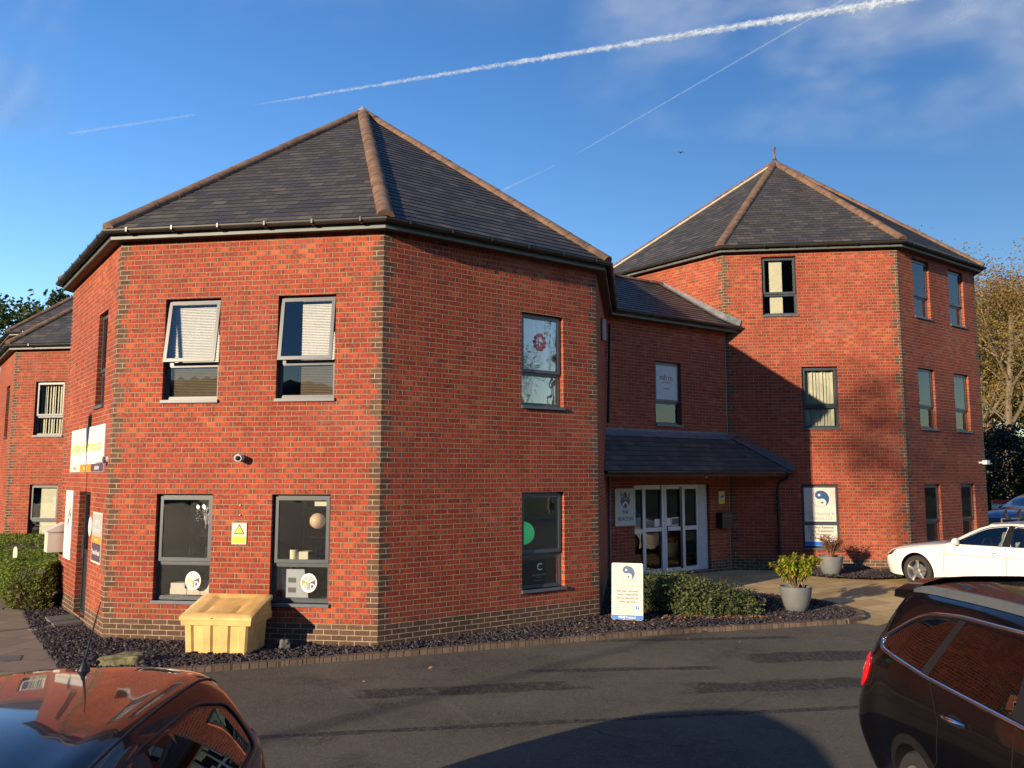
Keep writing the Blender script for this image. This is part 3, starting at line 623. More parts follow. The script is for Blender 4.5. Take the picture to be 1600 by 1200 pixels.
sheet('footpath', [(-5.38, 10.33), (-7.38, 13.18), (-8.62, 15.05), (-10.2, 17.2), (-12.6, 20.2), (-14.4, 19.0), (-11.6, 15.5), (-9.6, 12.6), (-7.7, 9.35), (-6.2, 9.95)], -.004, 'slabl')
bedA = [(-5.36, 10.30), (-3.77, 10.83), (-1.73, 11.62), (0, 12.33), (1.97, 13.15), (3.05, 13.49), (4.68, 13.94), (5.45, 14.18), (5.85, 14.5), (6.0, 15.0), (5.82, 15.7), (5.4, 16.4), (4.0, 17.2), (2.6, 18.2), (1.9, 18.6), (1.2, 14.5), (-1.87, 12.1), (-5.8, 12.7), (-8.0, 15.9), (-8.4, 17), (-10.1, 17.2), (-8.62, 15.05), (-7.38, 13.18)]
sheet('gravel_bed', bedA, -.012, 'soil', True, .8)
bedB = [(6.3, 20.9), (6.5, 19.8), (7.1, 19.05), (7.9, 18.75), (8.7, 18.95), (9.5, 19.6), (9.9, 20.1), (9.7, 20.5)]
sheet('gravel_bed', bedB, .0, 'soil', True, .6)
mb = MB()      # block edging along the beds
def kerbline(mb, pts, w=.105, h=.03):
    P = [Vector(p) for p in pts]; rg = random.Random(3)
    for i in range(len(P) - 1):
        a, b = P[i], P[i + 1]; L = (b - a).length; t = (b - a) / L; n = Vector((t.y, -t.x)); k = max(1, int(L / .21))
        for j in range(k):
            s0, s1 = L * j / k + .004, L * (j + 1) / k - .004; zz = rg.uniform(-.004, .004) + h; oo = rg.uniform(-.004, .004)
            q = [a + t * s0 + n * oo, a + t * s1 + n * oo, a + t * s1 + n * (w + oo), a + t * s0 + n * (w + oo)]; zb_ = [gz(p.x, p.y) for p in q]
            c = .008
            top = [(p.x, p.y, z + zz) for p, z in zip(q, zb_)]; bot = [(p.x, p.y, z - .1) for p, z in zip(q, zb_)]
            mb.face(top)
            for e in range(4): mb.face([bot[e], bot[(e + 1) % 4], top[(e + 1) % 4], top[e]])
kerbline(mb, edge, .13, .012)
tag(mb.build('kerb', 'kerb'), kind='structure')
stp = MB(); stp.box(lambda u, z, d: (u, -d, z), (-7.45, .0, -13.62), (-6.55, .012, -13.20)); o = stp.build('stepping_slab', 'slabl'); tag(o, 'buff stepping slab lying in the purple slate near the dark door', 'slab')
stp = MB(); f7 = NF[7]; stp.box(f7, (1.82, .0, .02), (2.76, .05, .42)); tag(stp.build('door_step', 'stone'), 'grey stone doorstep below the dark recessed side door', 'doorstep')
mb = MB(); mb.face([(-6.95, 10.95, .002), (-6.35, 11.10, .002), (-6.5, 11.42, .002), (-7.1, 11.27, .002)]); tag(mb.build('manhole_cover', 'stone'), 'dark drain cover set in the paved path at the left', 'drain cover')

def scatter(poly_, n, seed, avoid=None):
    rg = np.random.default_rng(seed); P = np.array(poly_, float); lo, hi = P.min(0), P.max(0); out = []
    while sum(map(len, out)) < n:
        q = rg.uniform(lo, hi, (n * 3, 2)); ins = np.zeros(len(q), bool); m = len(P)
        for i in range(m):
            a, b = P[i], P[(i + 1) % m]; c = (a[1] > q[:, 1]) != (b[1] > q[:, 1]); xx = (b[0] - a[0]) * (q[:, 1] - a[1]) / (b[1] - a[1] + 1e-12) + a[0]; ins ^= c & (q[:, 0] < xx)
        out.append(q[ins])
    return np.concatenate(out)[:n]
def gzv(x, y):
    s = lambda a, b, v: (lambda t: t * t * (3 - 2 * t))(np.clip((v - a) / (b - a), 0, 1)); return .11 * s(14.3, 18.6, y) * s(-1, 2.5, x)
def rots(n, rg, tilt):
    """random rotation matrices: spin about z then tilt"""
    a = rg.uniform(0, 2 * np.pi, n); t = rg.uniform(-tilt, tilt, n); b = rg.uniform(-tilt, tilt, n)
    ca, sa, ct, st, cb, sb = np.cos(a), np.sin(a), np.cos(t), np.sin(t), np.cos(b), np.sin(b); Rz = np.zeros((n, 3, 3)); Rx = np.zeros((n, 3, 3)); Ry = np.zeros((n, 3, 3))
    Rz[:, 0, 0] = ca; Rz[:, 0, 1] = -sa; Rz[:, 1, 0] = sa; Rz[:, 1, 1] = ca; Rz[:, 2, 2] = 1
    Rx[:, 0, 0] = 1; Rx[:, 1, 1] = ct; Rx[:, 1, 2] = -st; Rx[:, 2, 1] = st; Rx[:, 2, 2] = ct
    Ry[:, 1, 1] = 1; Ry[:, 0, 0] = cb; Ry[:, 0, 2] = sb; Ry[:, 2, 0] = -sb; Ry[:, 2, 2] = cb
    return Rz @ Rx @ Ry
def chips(name, poly_, n, seed, size=.03, z=0.):
    rg = np.random.default_rng(seed); p = scatter(poly_, n, seed); R = rots(n, rg, .9)
    base = np.array([[-1, -.6, -.14], [1, -.7, -.14], [1.1, .6, -.14], [-.8, .7, -.14], [-.9, -.5, .14], [.8, -.6, .14], [.9, .5, .14], [-.7, .5, .14]])
    s = size * rg.uniform(.5, 1.35, (n, 1, 1)) * np.stack([rg.uniform(.7, 1.3, n), rg.uniform(.5, 1.1, n), rg.uniform(.6, 1.6, n)], 1)[:, None, :]
    V = np.einsum('nij,nkj->nki', R, base[None] * s * rg.uniform(.8, 1.2, (n, 8, 1))); V[:, :, 0] += p[:, None, 0]; V[:, :, 1] += p[:, None, 1]
    V[:, :, 2] += (gzv(p[:, 0], p[:, 1]) + z + rg.uniform(-.004, .022, n))[:, None]
    q = np.array([[0, 3, 2, 1], [4, 5, 6, 7], [0, 1, 5, 4], [1, 2, 6, 5], [2, 3, 7, 6], [3, 0, 4, 7]])
    F = (q[None] + (np.arange(n) * 8)[:, None, None]).reshape(-1, 4)
    return tag(npmesh(name, V.reshape(-1, 3), F, 'slatechip'), kind='stuff')
chips('slate_chippings', bedA, 34000, 1, .027, -.004); chips('slate_chippings', bedB, 3600, 2, .027, .006)
def leafquads(P, size, rg, tilt=1.4, asp=.55):
    n = len(P); R = rots(n, rg, tilt); base = np.array([[-1, 0, 0], [0, -asp, .12], [1, 0, 0], [0, asp, .12]]) * .5
    s = (size * rg.uniform(.6, 1.3, n))[:, None, None]; V = np.einsum('nij,nkj->nki', R, base[None] * s) + P[:, None, :]
    return V.reshape(-1, 3), np.arange(n * 4).reshape(n, 4)
def fallen(poly_, n, seed):
    rg = np.random.default_rng(seed); p = scatter(poly_, n, seed); P = np.concatenate([p, (gzv(p[:, 0], p[:, 1]) + .035)[:, None]], 1)
    V, F = leafquads(P, .055, rg, .5); return tag(npmesh('fallen_leaves', V, F, 'l_fallen'), kind='stuff')
fallen([(0, 12.5), (2.2, 13.4), (4.5, 14.1), (4.6, 14.6), (2.4, 14.3), (1.6, 14.3)], 170, 5)
fallen([(2.55, 14.15), (4.3, 14.12), (4.3, 14.35), (2.5, 14.38)], 240, 15)
fallen([(-5, 9), (6, 11), (9, 16), (9, 18.8), (6, 18), (0, 12.2)], 60, 6)

# ------------------------------------------------------------------ plants
def cloud_points(c, r, n, rg, shell=.35, freq=1.6, amp=.35, flat=None):
    d = rg.normal(size=(n, 3)); d /= np.linalg.norm(d, axis=1)[:, None]; rad = (1 - shell * rg.random(n) ** 1.6)
    k = np.array([1 + amp * noise.noise(Vector(q * freq) + Vector(c)) * 1.6 for q in d]); P = d * (rad * k)[:, None] * np.array(r) + np.array(c)
    if flat is not None: P = P[P[:, 2] > flat]
    return P
def shrub(name, c, r, n, size, matk, label, cat, seed, stems=True, amp=.35, shell=.35, group=None, tilt=1.4, freq=1.6):
    root = empty(name, (c[0], c[1], gz(c[0], c[1])), label=label, cat=cat, group=group); rg = np.random.default_rng(seed); g0 = gz(c[0], c[1])
    P = cloud_points((c[0], c[1], g0 + c[2]), r, n, rg, shell, freq, amp, g0 + .01); V, F = leafquads(P, size, rg, tilt); reparent_keep(npmesh('foliage', V, F, matk), root)
    mb = MB(); rr = random.Random(seed)
    for i in range(14):
        a = rr.uniform(0, 6.28); q = rr.uniform(.3, .8); mb.tube([(c[0], c[1], g0), (c[0] + r[0] * q * .4 * math.cos(a), c[1] + r[1] * q * .4 * math.sin(a), g0 + c[2] * .7), (c[0] + r[0] * q * math.cos(a), c[1] + r[1] * q * math.sin(a), g0 + c[2] + r[2] * .5 * rr.random())], [.012, .008, .003], 5)
    reparent_keep(mb.build('stems', 'barkd'), root); return root
# grey-green spreading shrub: three overlapping mounds are one plant
root = empty('shrub', (3.15, 14.95, 0), label='low spreading grey-green shrub in the slate bed before the entrance doors', cat='shrub'); rg = np.random.default_rng(11); Vs, Fs, o_ = [], [], 0
for c, r, n in (((3.0, 14.75, .22), (.62, .5, .42), 8000), ((3.55, 14.75, .18), (.55, .45, .34), 5500), ((3.9, 14.6, .12), (.32, .3, .22), 1800), ((2.55, 15.3, .25), (.5, .5, .42), 4500), ((3.0, 15.5, .22), (.7, .5, .40), 4500)):
    P = cloud_points(c, r, n, rg, .5, 2.3, .55, .01); n_ = len(P)
    sp = rg.normal(size=(n_, 3)) * .02; V, F = leafquads(P + sp, .05, rg); Vs.append(V); Fs.append(F + o_); o_ += len(V)
reparent_keep(npmesh('foliage', np.concatenate(Vs), np.concatenate(Fs), 'l_shrub'), root)
mb = MB(); rr = random.Random(2)
for i in range(60):
    a = rr.uniform(0, 6.28); q = rr.random(); x, y = 3.1 + .9 * q * math.cos(a), 14.9 + .6 * q * math.sin(a); mb.tube([(3.1 + (x - 3.1) * .3, 14.9 + (y - 14.9) * .3, 0), (x, y, .25 + .25 * rr.random()), (x + rr.uniform(-.08, .08), y, .5 + .12 * rr.random())], [.01, .007, .003], 4)
reparent_keep(mb.build('stems', 'barkd'), root)
def potted(x, y, leafk, label, seed, kind, hgt):
    g0 = gz(x, y); root = empty('planter', (x, y, g0), label=label, cat='planter', group='grey round planters')
    mb = MB(); pr = [(0, .004), (.155, .0), (.175, .01), (.21, .10), (.245, .22), (.265, .34), (.272, .40), (.274, .425), (.255, .43), (.25, .41), (.24, .36)]; mb.lathe(pr, (x, y, g0), 40); reparent_keep(mb.build('pot', 'pot', smooth=True, angle=50), root)
    mb = MB(); mb.lathe([(0, .385), (.245, .365)], (x, y, g0), 24); reparent_keep(mb.build('compost', 'soil'), root)
    pl = empty('potted_plant', (x, y, g0 + .38)); reparent_keep(pl, root); bpy.context.view_layer.update()
    rr = random.Random(seed); rg = np.random.default_rng(seed); st = MB(); tips = []
    for i in range(34 if kind == 'A' else 50):
        a = rr.uniform(0, 6.28); q = rr.uniform(.35, 1); h = hgt * rr.uniform(.55, 1); w = (.44 if kind == 'A' else .30) * q
        p1 = Vector((x + w * .4 * math.cos(a), y + w * .4 * math.sin(a), g0 + .38 + h * .45)); p2 = Vector((x + w * math.cos(a), y + w * math.sin(a), g0 + .38 + h))
        st.tube([(x + .03 * math.cos(a), y + .03 * math.sin(a), g0 + .36), p1, p2], [.009, .006, .003], 5); tips += [p2, p1.lerp(p2, .6)] + ([p1.lerp(p2, .2)] if i % 2 == 0 else [])
    s_ = st.build('stems', 'twig' if kind == 'B' else 'bark'); s_.parent = pl; s_.matrix_parent_inverse = Matrix.Translation((x, y, g0 + .38)).inverted()
    Vs = []
    for tp in tips:                         # whorls of narrow leaves radiating from each tip
        nl = 40 if kind == 'A' else 12
        for j in range(nl):
            a = rr.uniform(0, 6.28); el = rr.uniform(-.9, .9) if kind == 'A' else rr.uniform(-.2, 1.2); L = rr.uniform(.05, .10) * (1 if kind == 'A' else .7); d = Vector((math.cos(a) * math.cos(el), math.sin(a) * math.cos(el), math.sin(el))); s = d.cross(Vector((0, 0, 1))).normalized() * L * .20
            o = tp + Vector((rr.uniform(-.03, .03), rr.uniform(-.03, .03), rr.uniform(-.04, .03))); dr = Vector((0, 0, -L * .22)); Vs += [o, o + d * L * .5 + s, o + d * L + dr, o + d * L * .5 - s]
    lf_ = npmesh('foliage', np.array([tuple(v) for v in Vs]), np.arange(len(Vs)).reshape(-1, 4), leafk); lf_.parent = pl; lf_.matrix_parent_inverse = Matrix.Translation((x, y, g0 + .38)).inverted()
    return root
potted(4.98, 14.98, 'l_piA', 'round grey planter with a bushy lime green and pink-tipped plant, nearer the road', 21, 'A', .56)
potted(7.25, 19.35, 'l_piB', 'round grey planter with a thin reddish twiggy plant under the window sign', 22, 'B', .50)
# clipped hedges
def hedge(poly_, h, label, seed, front=None, n=26000, leafk='l_hedge'):
    P2 = [Vector(p) for p in poly_]; c = sum(P2, Vector((0, 0))) / len(P2); root = empty('hedge', (c.x, c.y, 0), label=label, cat='hedge', group='clipped hedges beside the path'); rg = np.random.default_rng(seed)
    p = scatter(poly_, n // 2, seed); z = h + np.array([.05 * noise.noise(Vector((a * 2, b * 2, 1))) for a, b in p]) - .05 * rg.random(len(p)); top = np.concatenate([p, z[:, None]], 1)
    per = []; Ls = [(P2[(i + 1) % len(P2)] - P2[i]).length for i in range(len(P2))]; tot = sum(Ls)
    for i, L in enumerate(Ls):
        k = int(n / 2 * L / tot); u = rg.random(k); zz = rg.random(k) * h; a, b = P2[i], P2[(i + 1) % len(P2)]; bul = .08 * np.sin(zz / h * 3.1)
        t = (b - a) / L; nn = Vector((t.y, -t.x)); per.append(np.stack([a.x + (b.x - a.x) * u + nn.x * bul + rg.normal(0, .025, k), a.y + (b.y - a.y) * u + nn.y * bul + rg.normal(0, .025, k), zz], 1))
    V, F = leafquads(np.concatenate([top] + per), .05, rg); reparent_keep(npmesh('foliage', V, F, leafk), root)
    mb = MB(); ins = [c + (p - c) * .94 for p in P2]; mb.face([(p.x, p.y, h - .05) for p in ins])
    for i in range(len(ins)): a, b = ins[i], ins[(i + 1) % len(ins)]; mb.face([(a.x, a.y, 0), (b.x, b.y, 0), (b.x, b.y, h - .05), (a.x, a.y, h - .05)])
    reparent_keep(mb.build('branches', 'barkd'), root); return root
hedge([(-8.95, 15.35), (-8.3, 15.15), (-8.42, 16.0), (-8.15, 18.1), (-11.3, 18.2), (-10.1, 16.9)], .80, 'waist-high clipped green hedge nearest the path, with one white marker on it', 31, n=36000)
hedge([(-13.6, 20.3), (-11.6, 19.7), (-7.9, 19.8), (-7.6, 22.6), (-14.2, 23.0)], .80, 'second clipped hedge beyond the dark gap, below the left tower window', 32)
root = shrub('bush', (-8.55, 15.18, .26), (.42, .14, .30), 3600, .05, 'l_hedge2', 'rough olive-brown bush end of the hedge beside the dark side door', 'bush', 33, amp=.45, shell=.6, freq=3)
def marker(x, y, z, label):
    mb = MB(); rows = []
    for t, w_ in ((0, .012), (.15, .035), (.5, .042), (.85, .035), (1, .014)): rows.append([(x - w_, y - .01, z + t * .27), (x + w_, y - .01, z + t * .27), (x + w_, y + .01, z + t * .27), (x - w_, y + .01, z + t * .27)])
    mb.grid(rows, 0, True); mb.face(rows[0]); mb.face(rows[-1]); mb.tube([(x, y, 0), (x, y, z + .02)], .008, 5)
    tag(mb.build('marker_post', 'offwhite'), label, 'marker post', 'white markers in the hedges')
marker(-9.35, 16.0, .76, 'white marker paddle standing in the front of the nearer hedge'); marker(-11.2, 18.25, .62, 'white marker paddle at the far left, between the two hedges')
# trees
def branch_tree(name, x, y, h, label, seed, leafk=None, nleaf=0, lsize=.25, trunk=.18, levels=4, bark='bark', spread=.55, group='trees around the car park', lo=.25, leafbias=1, kids=(5, 7), crownlo=0, bl=1.0):
    g0 = -.05; root = empty(name, (x, y, g0), label=label, cat='tree', group=group); rr = random.Random(seed); mb = MB(); tips = []
    def grow(p, d, L, r, lv):
        n = 4 if lv == 0 else 3; pts = [p]; q = p; dd = d.copy()
        for i in range(n):
            dd = (dd + Vector((rr.uniform(-1, 1), rr.uniform(-1, 1), rr.uniform(-.5, .9))) * (.10 if lv == 0 else .22)).normalized(); q = q + dd * (L / n); pts.append(q)
        mb.tube(pts, [max(.006, r * (1 - .62 * i / n)) for i in range(n + 1)], 7 if lv == 0 else (5 if lv == 1 else 3), cap=False)
        if lv >= levels - 1: tips.extend(pts[1:]); return
        k = rr.randint(*kids) + (3 if lv == 0 else 0)
        for j in range(k):
            f = (lo + (1 - lo) * (j + rr.random() * .8) / k) if lv == 0 else rr.uniform(.25, 1); i = min(n - 1, int(f * n)); o = pts[i].lerp(pts[i + 1], f * n - i)
            a = rr.uniform(0, 6.28); sd = Vector((math.cos(a), math.sin(a), 0)); nd = (dd * (1 - spread) + sd * spread + Vector((0, 0, .25))).normalized()
            grow(o, nd, L * rr.uniform(.42, .62) * ((1.15 - .4 * f) * bl if lv == 0 else 1), r * (1 - .6 * f) * .55, lv + 1)
    grow(Vector((x, y, g0)), Vector((0, 0, 1)), h * .8, trunk, 0)
    o = mb.build('trunk', bark); reparent_keep(o, root)
    if nleaf:
        rg = np.random.default_rng(seed); T = np.array([tuple(t) for t in tips]); T = T[T[:, 2] > g0 + h * crownlo]; idx = rg.integers(0, len(T), nleaf); P = T[idx] + rg.normal(0, h * .032, (nleaf, 3)); V, F = leafquads(P, lsize, rg); reparent_keep(npmesh('crown', V, F, leafk), root)
    return root
def bushy_tree(name, x, y, h, w, label, seed, leafk, n=9000, size=.4, group='trees beyond the buildings', lo=.1, clumps=22):
    root = empty(name, (x, y, 0), label=label, cat='tree', group=group); rr = random.Random(seed); rg = np.random.default_rng(seed); mb = MB(); mb.tube([(x, y, 0), (x + rr.uniform(-.2, .2), y, h * .4), (x, y, h * .85)], [h * .025, h * .018, .03], 7); Vs = []
    for i in range(clumps):
        f = rr.random(); z = h * (lo + (1 - lo) * f); ww = w * math.sin(math.pi * min(1, .22 + .75 * (1 - f))) ; a = rr.uniform(0, 6.28); q = rr.uniform(.3, .85); c = (x + ww * q * math.cos(a), y + ww * q * math.sin(a), min(z, h * .92)); s = w * rr.uniform(.28, .5)
        mb.tube([(x, y, c[2] * .8), c], [.06, .02], 4); Vs.append(cloud_points(c, (s, s, s * .75), n // clumps, rg, .7, 1.8, .45))
    reparent_keep(mb.build('trunk', 'barkd'), root); V, F = leafquads(np.concatenate(Vs), size, rg); reparent_keep(npmesh('crown', V, F, leafk), root); return root
branch_tree('bare_tree', 35.4, 60.0, 17.5, 'slender bare-limbed tree with pale trunk just right of the three-storey tower', 41, 'l_gold', 7500, .2, trunk=.34, levels=5, kids=(4, 6), lo=.28, spread=.6)
branch_tree('bare_tree', 39.5, 62.0, 16.0, 'second thin yellowing tree at the right edge of the view', 42, 'l_gold', 13000, .2, trunk=.28, levels=5, kids=(4, 6), lo=.2, spread=.62)
branch_tree('russet_tree', 38.5, 67.0, 18.8, 'russet-topped bare tree rising behind the yellowing trees', 43, 'l_brown', 14000, .22, trunk=.36, levels=5, kids=(5, 6), lo=.35)
bushy_tree('autumn_tree', 48.5, 76, 20, 8.5, 'broad yellow-green autumn tree at the far right edge', 44, 'l_gold', 34000, .32)
bushy_tree('autumn_tree', 42.5, 74, 15.5, 7.5, 'lower olive autumn tree filling the gap behind the bare trees', 45, 'l_gold', 26000, .32)
bushy_tree('evergreen_bush', 22.8, 41.5, 4.4, 2.6, 'dark evergreen mass low beside the tower corner', 46, 'l_dark', 14000, .16, lo=.02, clumps=34)
bushy_tree('evergreen_bush', 26.5, 43.0, 4.6, 2.8, 'dark evergreen mass low at the right edge behind the blue car', 47, 'l_dark', 14000, .16, lo=.02, clumps=34)
for i, (x, y, h, w, lk, lb) in enumerate([(-46, 74, 18.0, 6, 'l_green', 'dark green tree at the far left skyline'), (-40, 73, 18.6, 4.6, 'l_green', 'green tree second from the left on the skyline, behind the slate roofs'), (-35.5, 76, 19.8, 4.4, 'l_tree', 'tallest brownish tree peeping over the left slate roof'), (-31, 79, 19.6, 4, 'l_brown', 'thin brown treetop next to the nearest tower eaves')]):
    bushy_tree('skyline_tree', x, y, h, w, lb, 50 + i, lk, 9000, .45)
for i, (x, y, h, w, lk, lb) in enumerate([(-44, 55, 13, 5, 'l_green', 'rounded green tree beyond the left lawn'), (-54, 50, 15, 6, 'l_gold', 'golden tree beyond the left lawn'), (-60, 38, 12, 5, 'l_dark', 'dark tree at the edge of the left lawn')]):
    bushy_tree('lawn_tree', x, y, h, w, lb, 80 + i, lk, 5000, .5)
# ------------------------------------------------------------------ trees out of frame that the windows mirror, and the one whose shade falls on the tall tower
branch_tree('street_tree', -24.7, -15.75, 18.2, 'bare street tree behind the camera whose shade dapples the tall tower', 61, 'l_tree', 520, .24, trunk=.08, levels=5, kids=(3, 5), lo=.80, crownlo=.78, bl=.30)
for i, (x, y, h) in enumerate([(40, 4, 15), (44, -9, 15), (15, -14, 12), (4, -22, 12), (-20, -26, 9), (30, 12, 12)]):
    branch_tree('street_tree', x, y, h, ['bare tree east of the car park', 'bare tree at the car park corner', 'bare tree south of the car park', 'bare tree due south across the road', 'small bare tree south-west of the car park', 'bare tree behind the parked blue car'][i], 70 + i, 'l_tree', 1200, .2, trunk=.2, levels=5, kids=(4, 5), lo=.2)
# street lamp out of frame, its lantern shadow lies on the sign wall
def lamp(x, y, h):
    root = empty('street_lamp', (x, y, 0), label='slim black street lamp with tapered lantern, left of the view', cat='street lamp'); mb = MB(); mb.tube([(x, y, 0), (x, y, h - .62)], [.045, .03], 10); reparent_keep(mb.build('pole', 'black'), root)
    mb = MB(); mb.lathe([(.03, h - .62), (.10, h - .40), (.15, h - .2), (.17, h - .02), (.15, h), (0, h + .05)], (x, y, 0), 14); reparent_keep(mb.build('lantern', 'black'), root)
_p = Vector(NF[7](2.36, 3.35, 0)); _l = _p - SD * 8.5; lamp(_l.x, _l.y, _l.z)
# unseen dark hill ring, built up to block low sky light
rows = []
def hill_el(a):      # height of the sky-blocking ring, in degrees above the car park
    d = abs((a - 225.7 + 180) % 360 - 180); f = abs((a - 90 + 180) % 360 - 180)
    e = abs((a - 8 + 180) % 360 - 180)
    return 3 + (5 if d < 25 else 5 + 15 * smst(25, 45, d)) * smst(40, 75, f) * smst(28, 42, e)
for j, (dist, k) in enumerate(((90, 0), (125, .75), (150, 1.), (260, .9))):
    rows.append([(dist * math.cos(R_(a)), dist * math.sin(R_(a)), -.5 + k * dist * math.tan(R_(hill_el(a))) * (1 + .12 * noise.noise(Vector((a * .11, j, 0))))) for a in range(0, 361, 3)])
mb = MB(); mb.grid(rows); tag(mb.build('sky_block_hills', 'sky_block', smooth=True), kind='structure')

# ------------------------------------------------------------------ cars: analytic body surface (x forward, y left, z up)
def pchip(xs, ys):
    xs = np.array(xs, float); ys = np.array(ys, float); h = np.diff(xs); d = np.diff(ys) / h; m = np.zeros(len(xs)); m[0], m[-1] = d[0], d[-1]
    for i in range(1, len(xs) - 1):
        if d[i - 1] * d[i] > 0: w1, w2 = 2 * h[i] + h[i - 1], h[i] + 2 * h[i - 1]; m[i] = (w1 + w2) / (w1 / d[i - 1] + w2 / d[i])
    def f(x):
        i = int(np.clip(np.searchsorted(xs, x) - 1, 0, len(h) - 1)); t = (x - xs[i]) / h[i]
        return ys[i] * (1 + 2 * t) * (1 - t) ** 2 + h[i] * m[i] * t * (1 - t) ** 2 + ys[i + 1] * t * t * (3 - 2 * t) + h[i] * m[i + 1] * t * t * (t - 1)
    return f
class Body:
    # station row: x, (w0,zs), (w1,z1), (w2,zb), (w3,zr), (w4,z4), zc
    def __init__(s, rows):
        rows = sorted(rows); xs = [r[0] for r in rows]; s.f = [pchip(xs, [r[k] for r in rows]) for k in range(1, 12)]; s.x0, s.x1 = xs[0], xs[-1]; s.c = {}
    def ctrl(s, x):
        k = round(x, 4)
        if k not in s.c:
            v = [f(x) for f in s.f]; s.c[k] = np.array([(v[0], v[1]), (v[2], v[3]), (v[4], v[5]), (v[6], v[7]), (v[8], v[9]), (0, v[10])])
        return s.c[k]
    def __call__(s, x, t):
        P = s.ctrl(x); t = min(max(t, 0), 5); i = min(4, int(t)); f = t - i
        g = lambda k: P[k] if 0 <= k <= 5 else (P[0] * 2 - P[1] if k < 0 else np.array([-P[4][0], P[4][1]]))
        a, b, c, d = g(i - 1), g(i), g(i + 1), g(i + 2); T = .5
        m0, m1 = (c - a) * T, (d - b) * T
        if i == 1: m1 = m1 * .45 + (c - b) * .4
        if i == 2: m0 = m0 * .45 + (c - b) * .4
        q = b * (1 + 2 * f) * (1 - f) ** 2 + m0 * f * (1 - f) ** 2 + c * f * f * (3 - 2 * f) + m1 * f * f * (f - 1)
        return q[0], q[1]
    def t_of(s, x, z, lo=0., hi=3.4):
        for _ in range(26):
            m = (lo + hi) / 2
            if s(x, m)[1] < z: lo = m
            else: hi = m
        return (lo + hi) / 2
    def pt(s, x, t, side=1, off=0):
        y, z = s(x, t)
        if off:
            e = 1e-3; y2, z2 = s(x, t + e); y1, z1 = s(x, max(0, t - e)); ty, tz = y2 - y1, z2 - z1; L = math.hypot(ty, tz) + 1e-12; y += off * tz / L; z -= off * ty / L
        return (x, side * y, z)
def dense(poly_, step=.05, close=True):
    out = []; n = len(poly_)
    for i in range(n if close else n - 1):
        a, b = poly_[i], poly_[(i + 1) % n]; k = max(1, int(math.hypot(b[0] - a[0], b[1] - a[1]) / step)); out += [(a[0] + (b[0] - a[0]) * j / k, a[1] + (b[1] - a[1]) * j / k) for j in range(k)]
    if not close: out.append(poly_[-1])
    return out
def rounded(poly_, r=.05, n=5):
    out = []; m = len(poly_)
    for i in range(m):
        p, a, b = Vector(poly_[i][:2]), Vector(poly_[i - 1][:2]), Vector(poly_[(i + 1) % m][:2]); rr = poly_[i][2] if len(poly_[i]) > 2 else r
        u, v = (a - p), (b - p); q = min(rr, u.length * .48, v.length * .48); u.normalize(); v.normalize(); A, B = p + u * q, p + v * q
        for k in range(n + 1): t = k / n; w_ = A * (1 - t) ** 2 + p * 2 * t * (1 - t) + B * t * t; out.append((w_.x, w_.y))
    return out
def inpoly(p, P):
    c = False; x, y = p; n = len(P); j = n - 1
    for i in range(n):
        if (P[i][1] > y) != (P[j][1] > y) and x < (P[j][0] - P[i][0]) * (y - P[i][1]) / (P[j][1] - P[i][1]) + P[i][0]: c = not c
        j = i
    return c
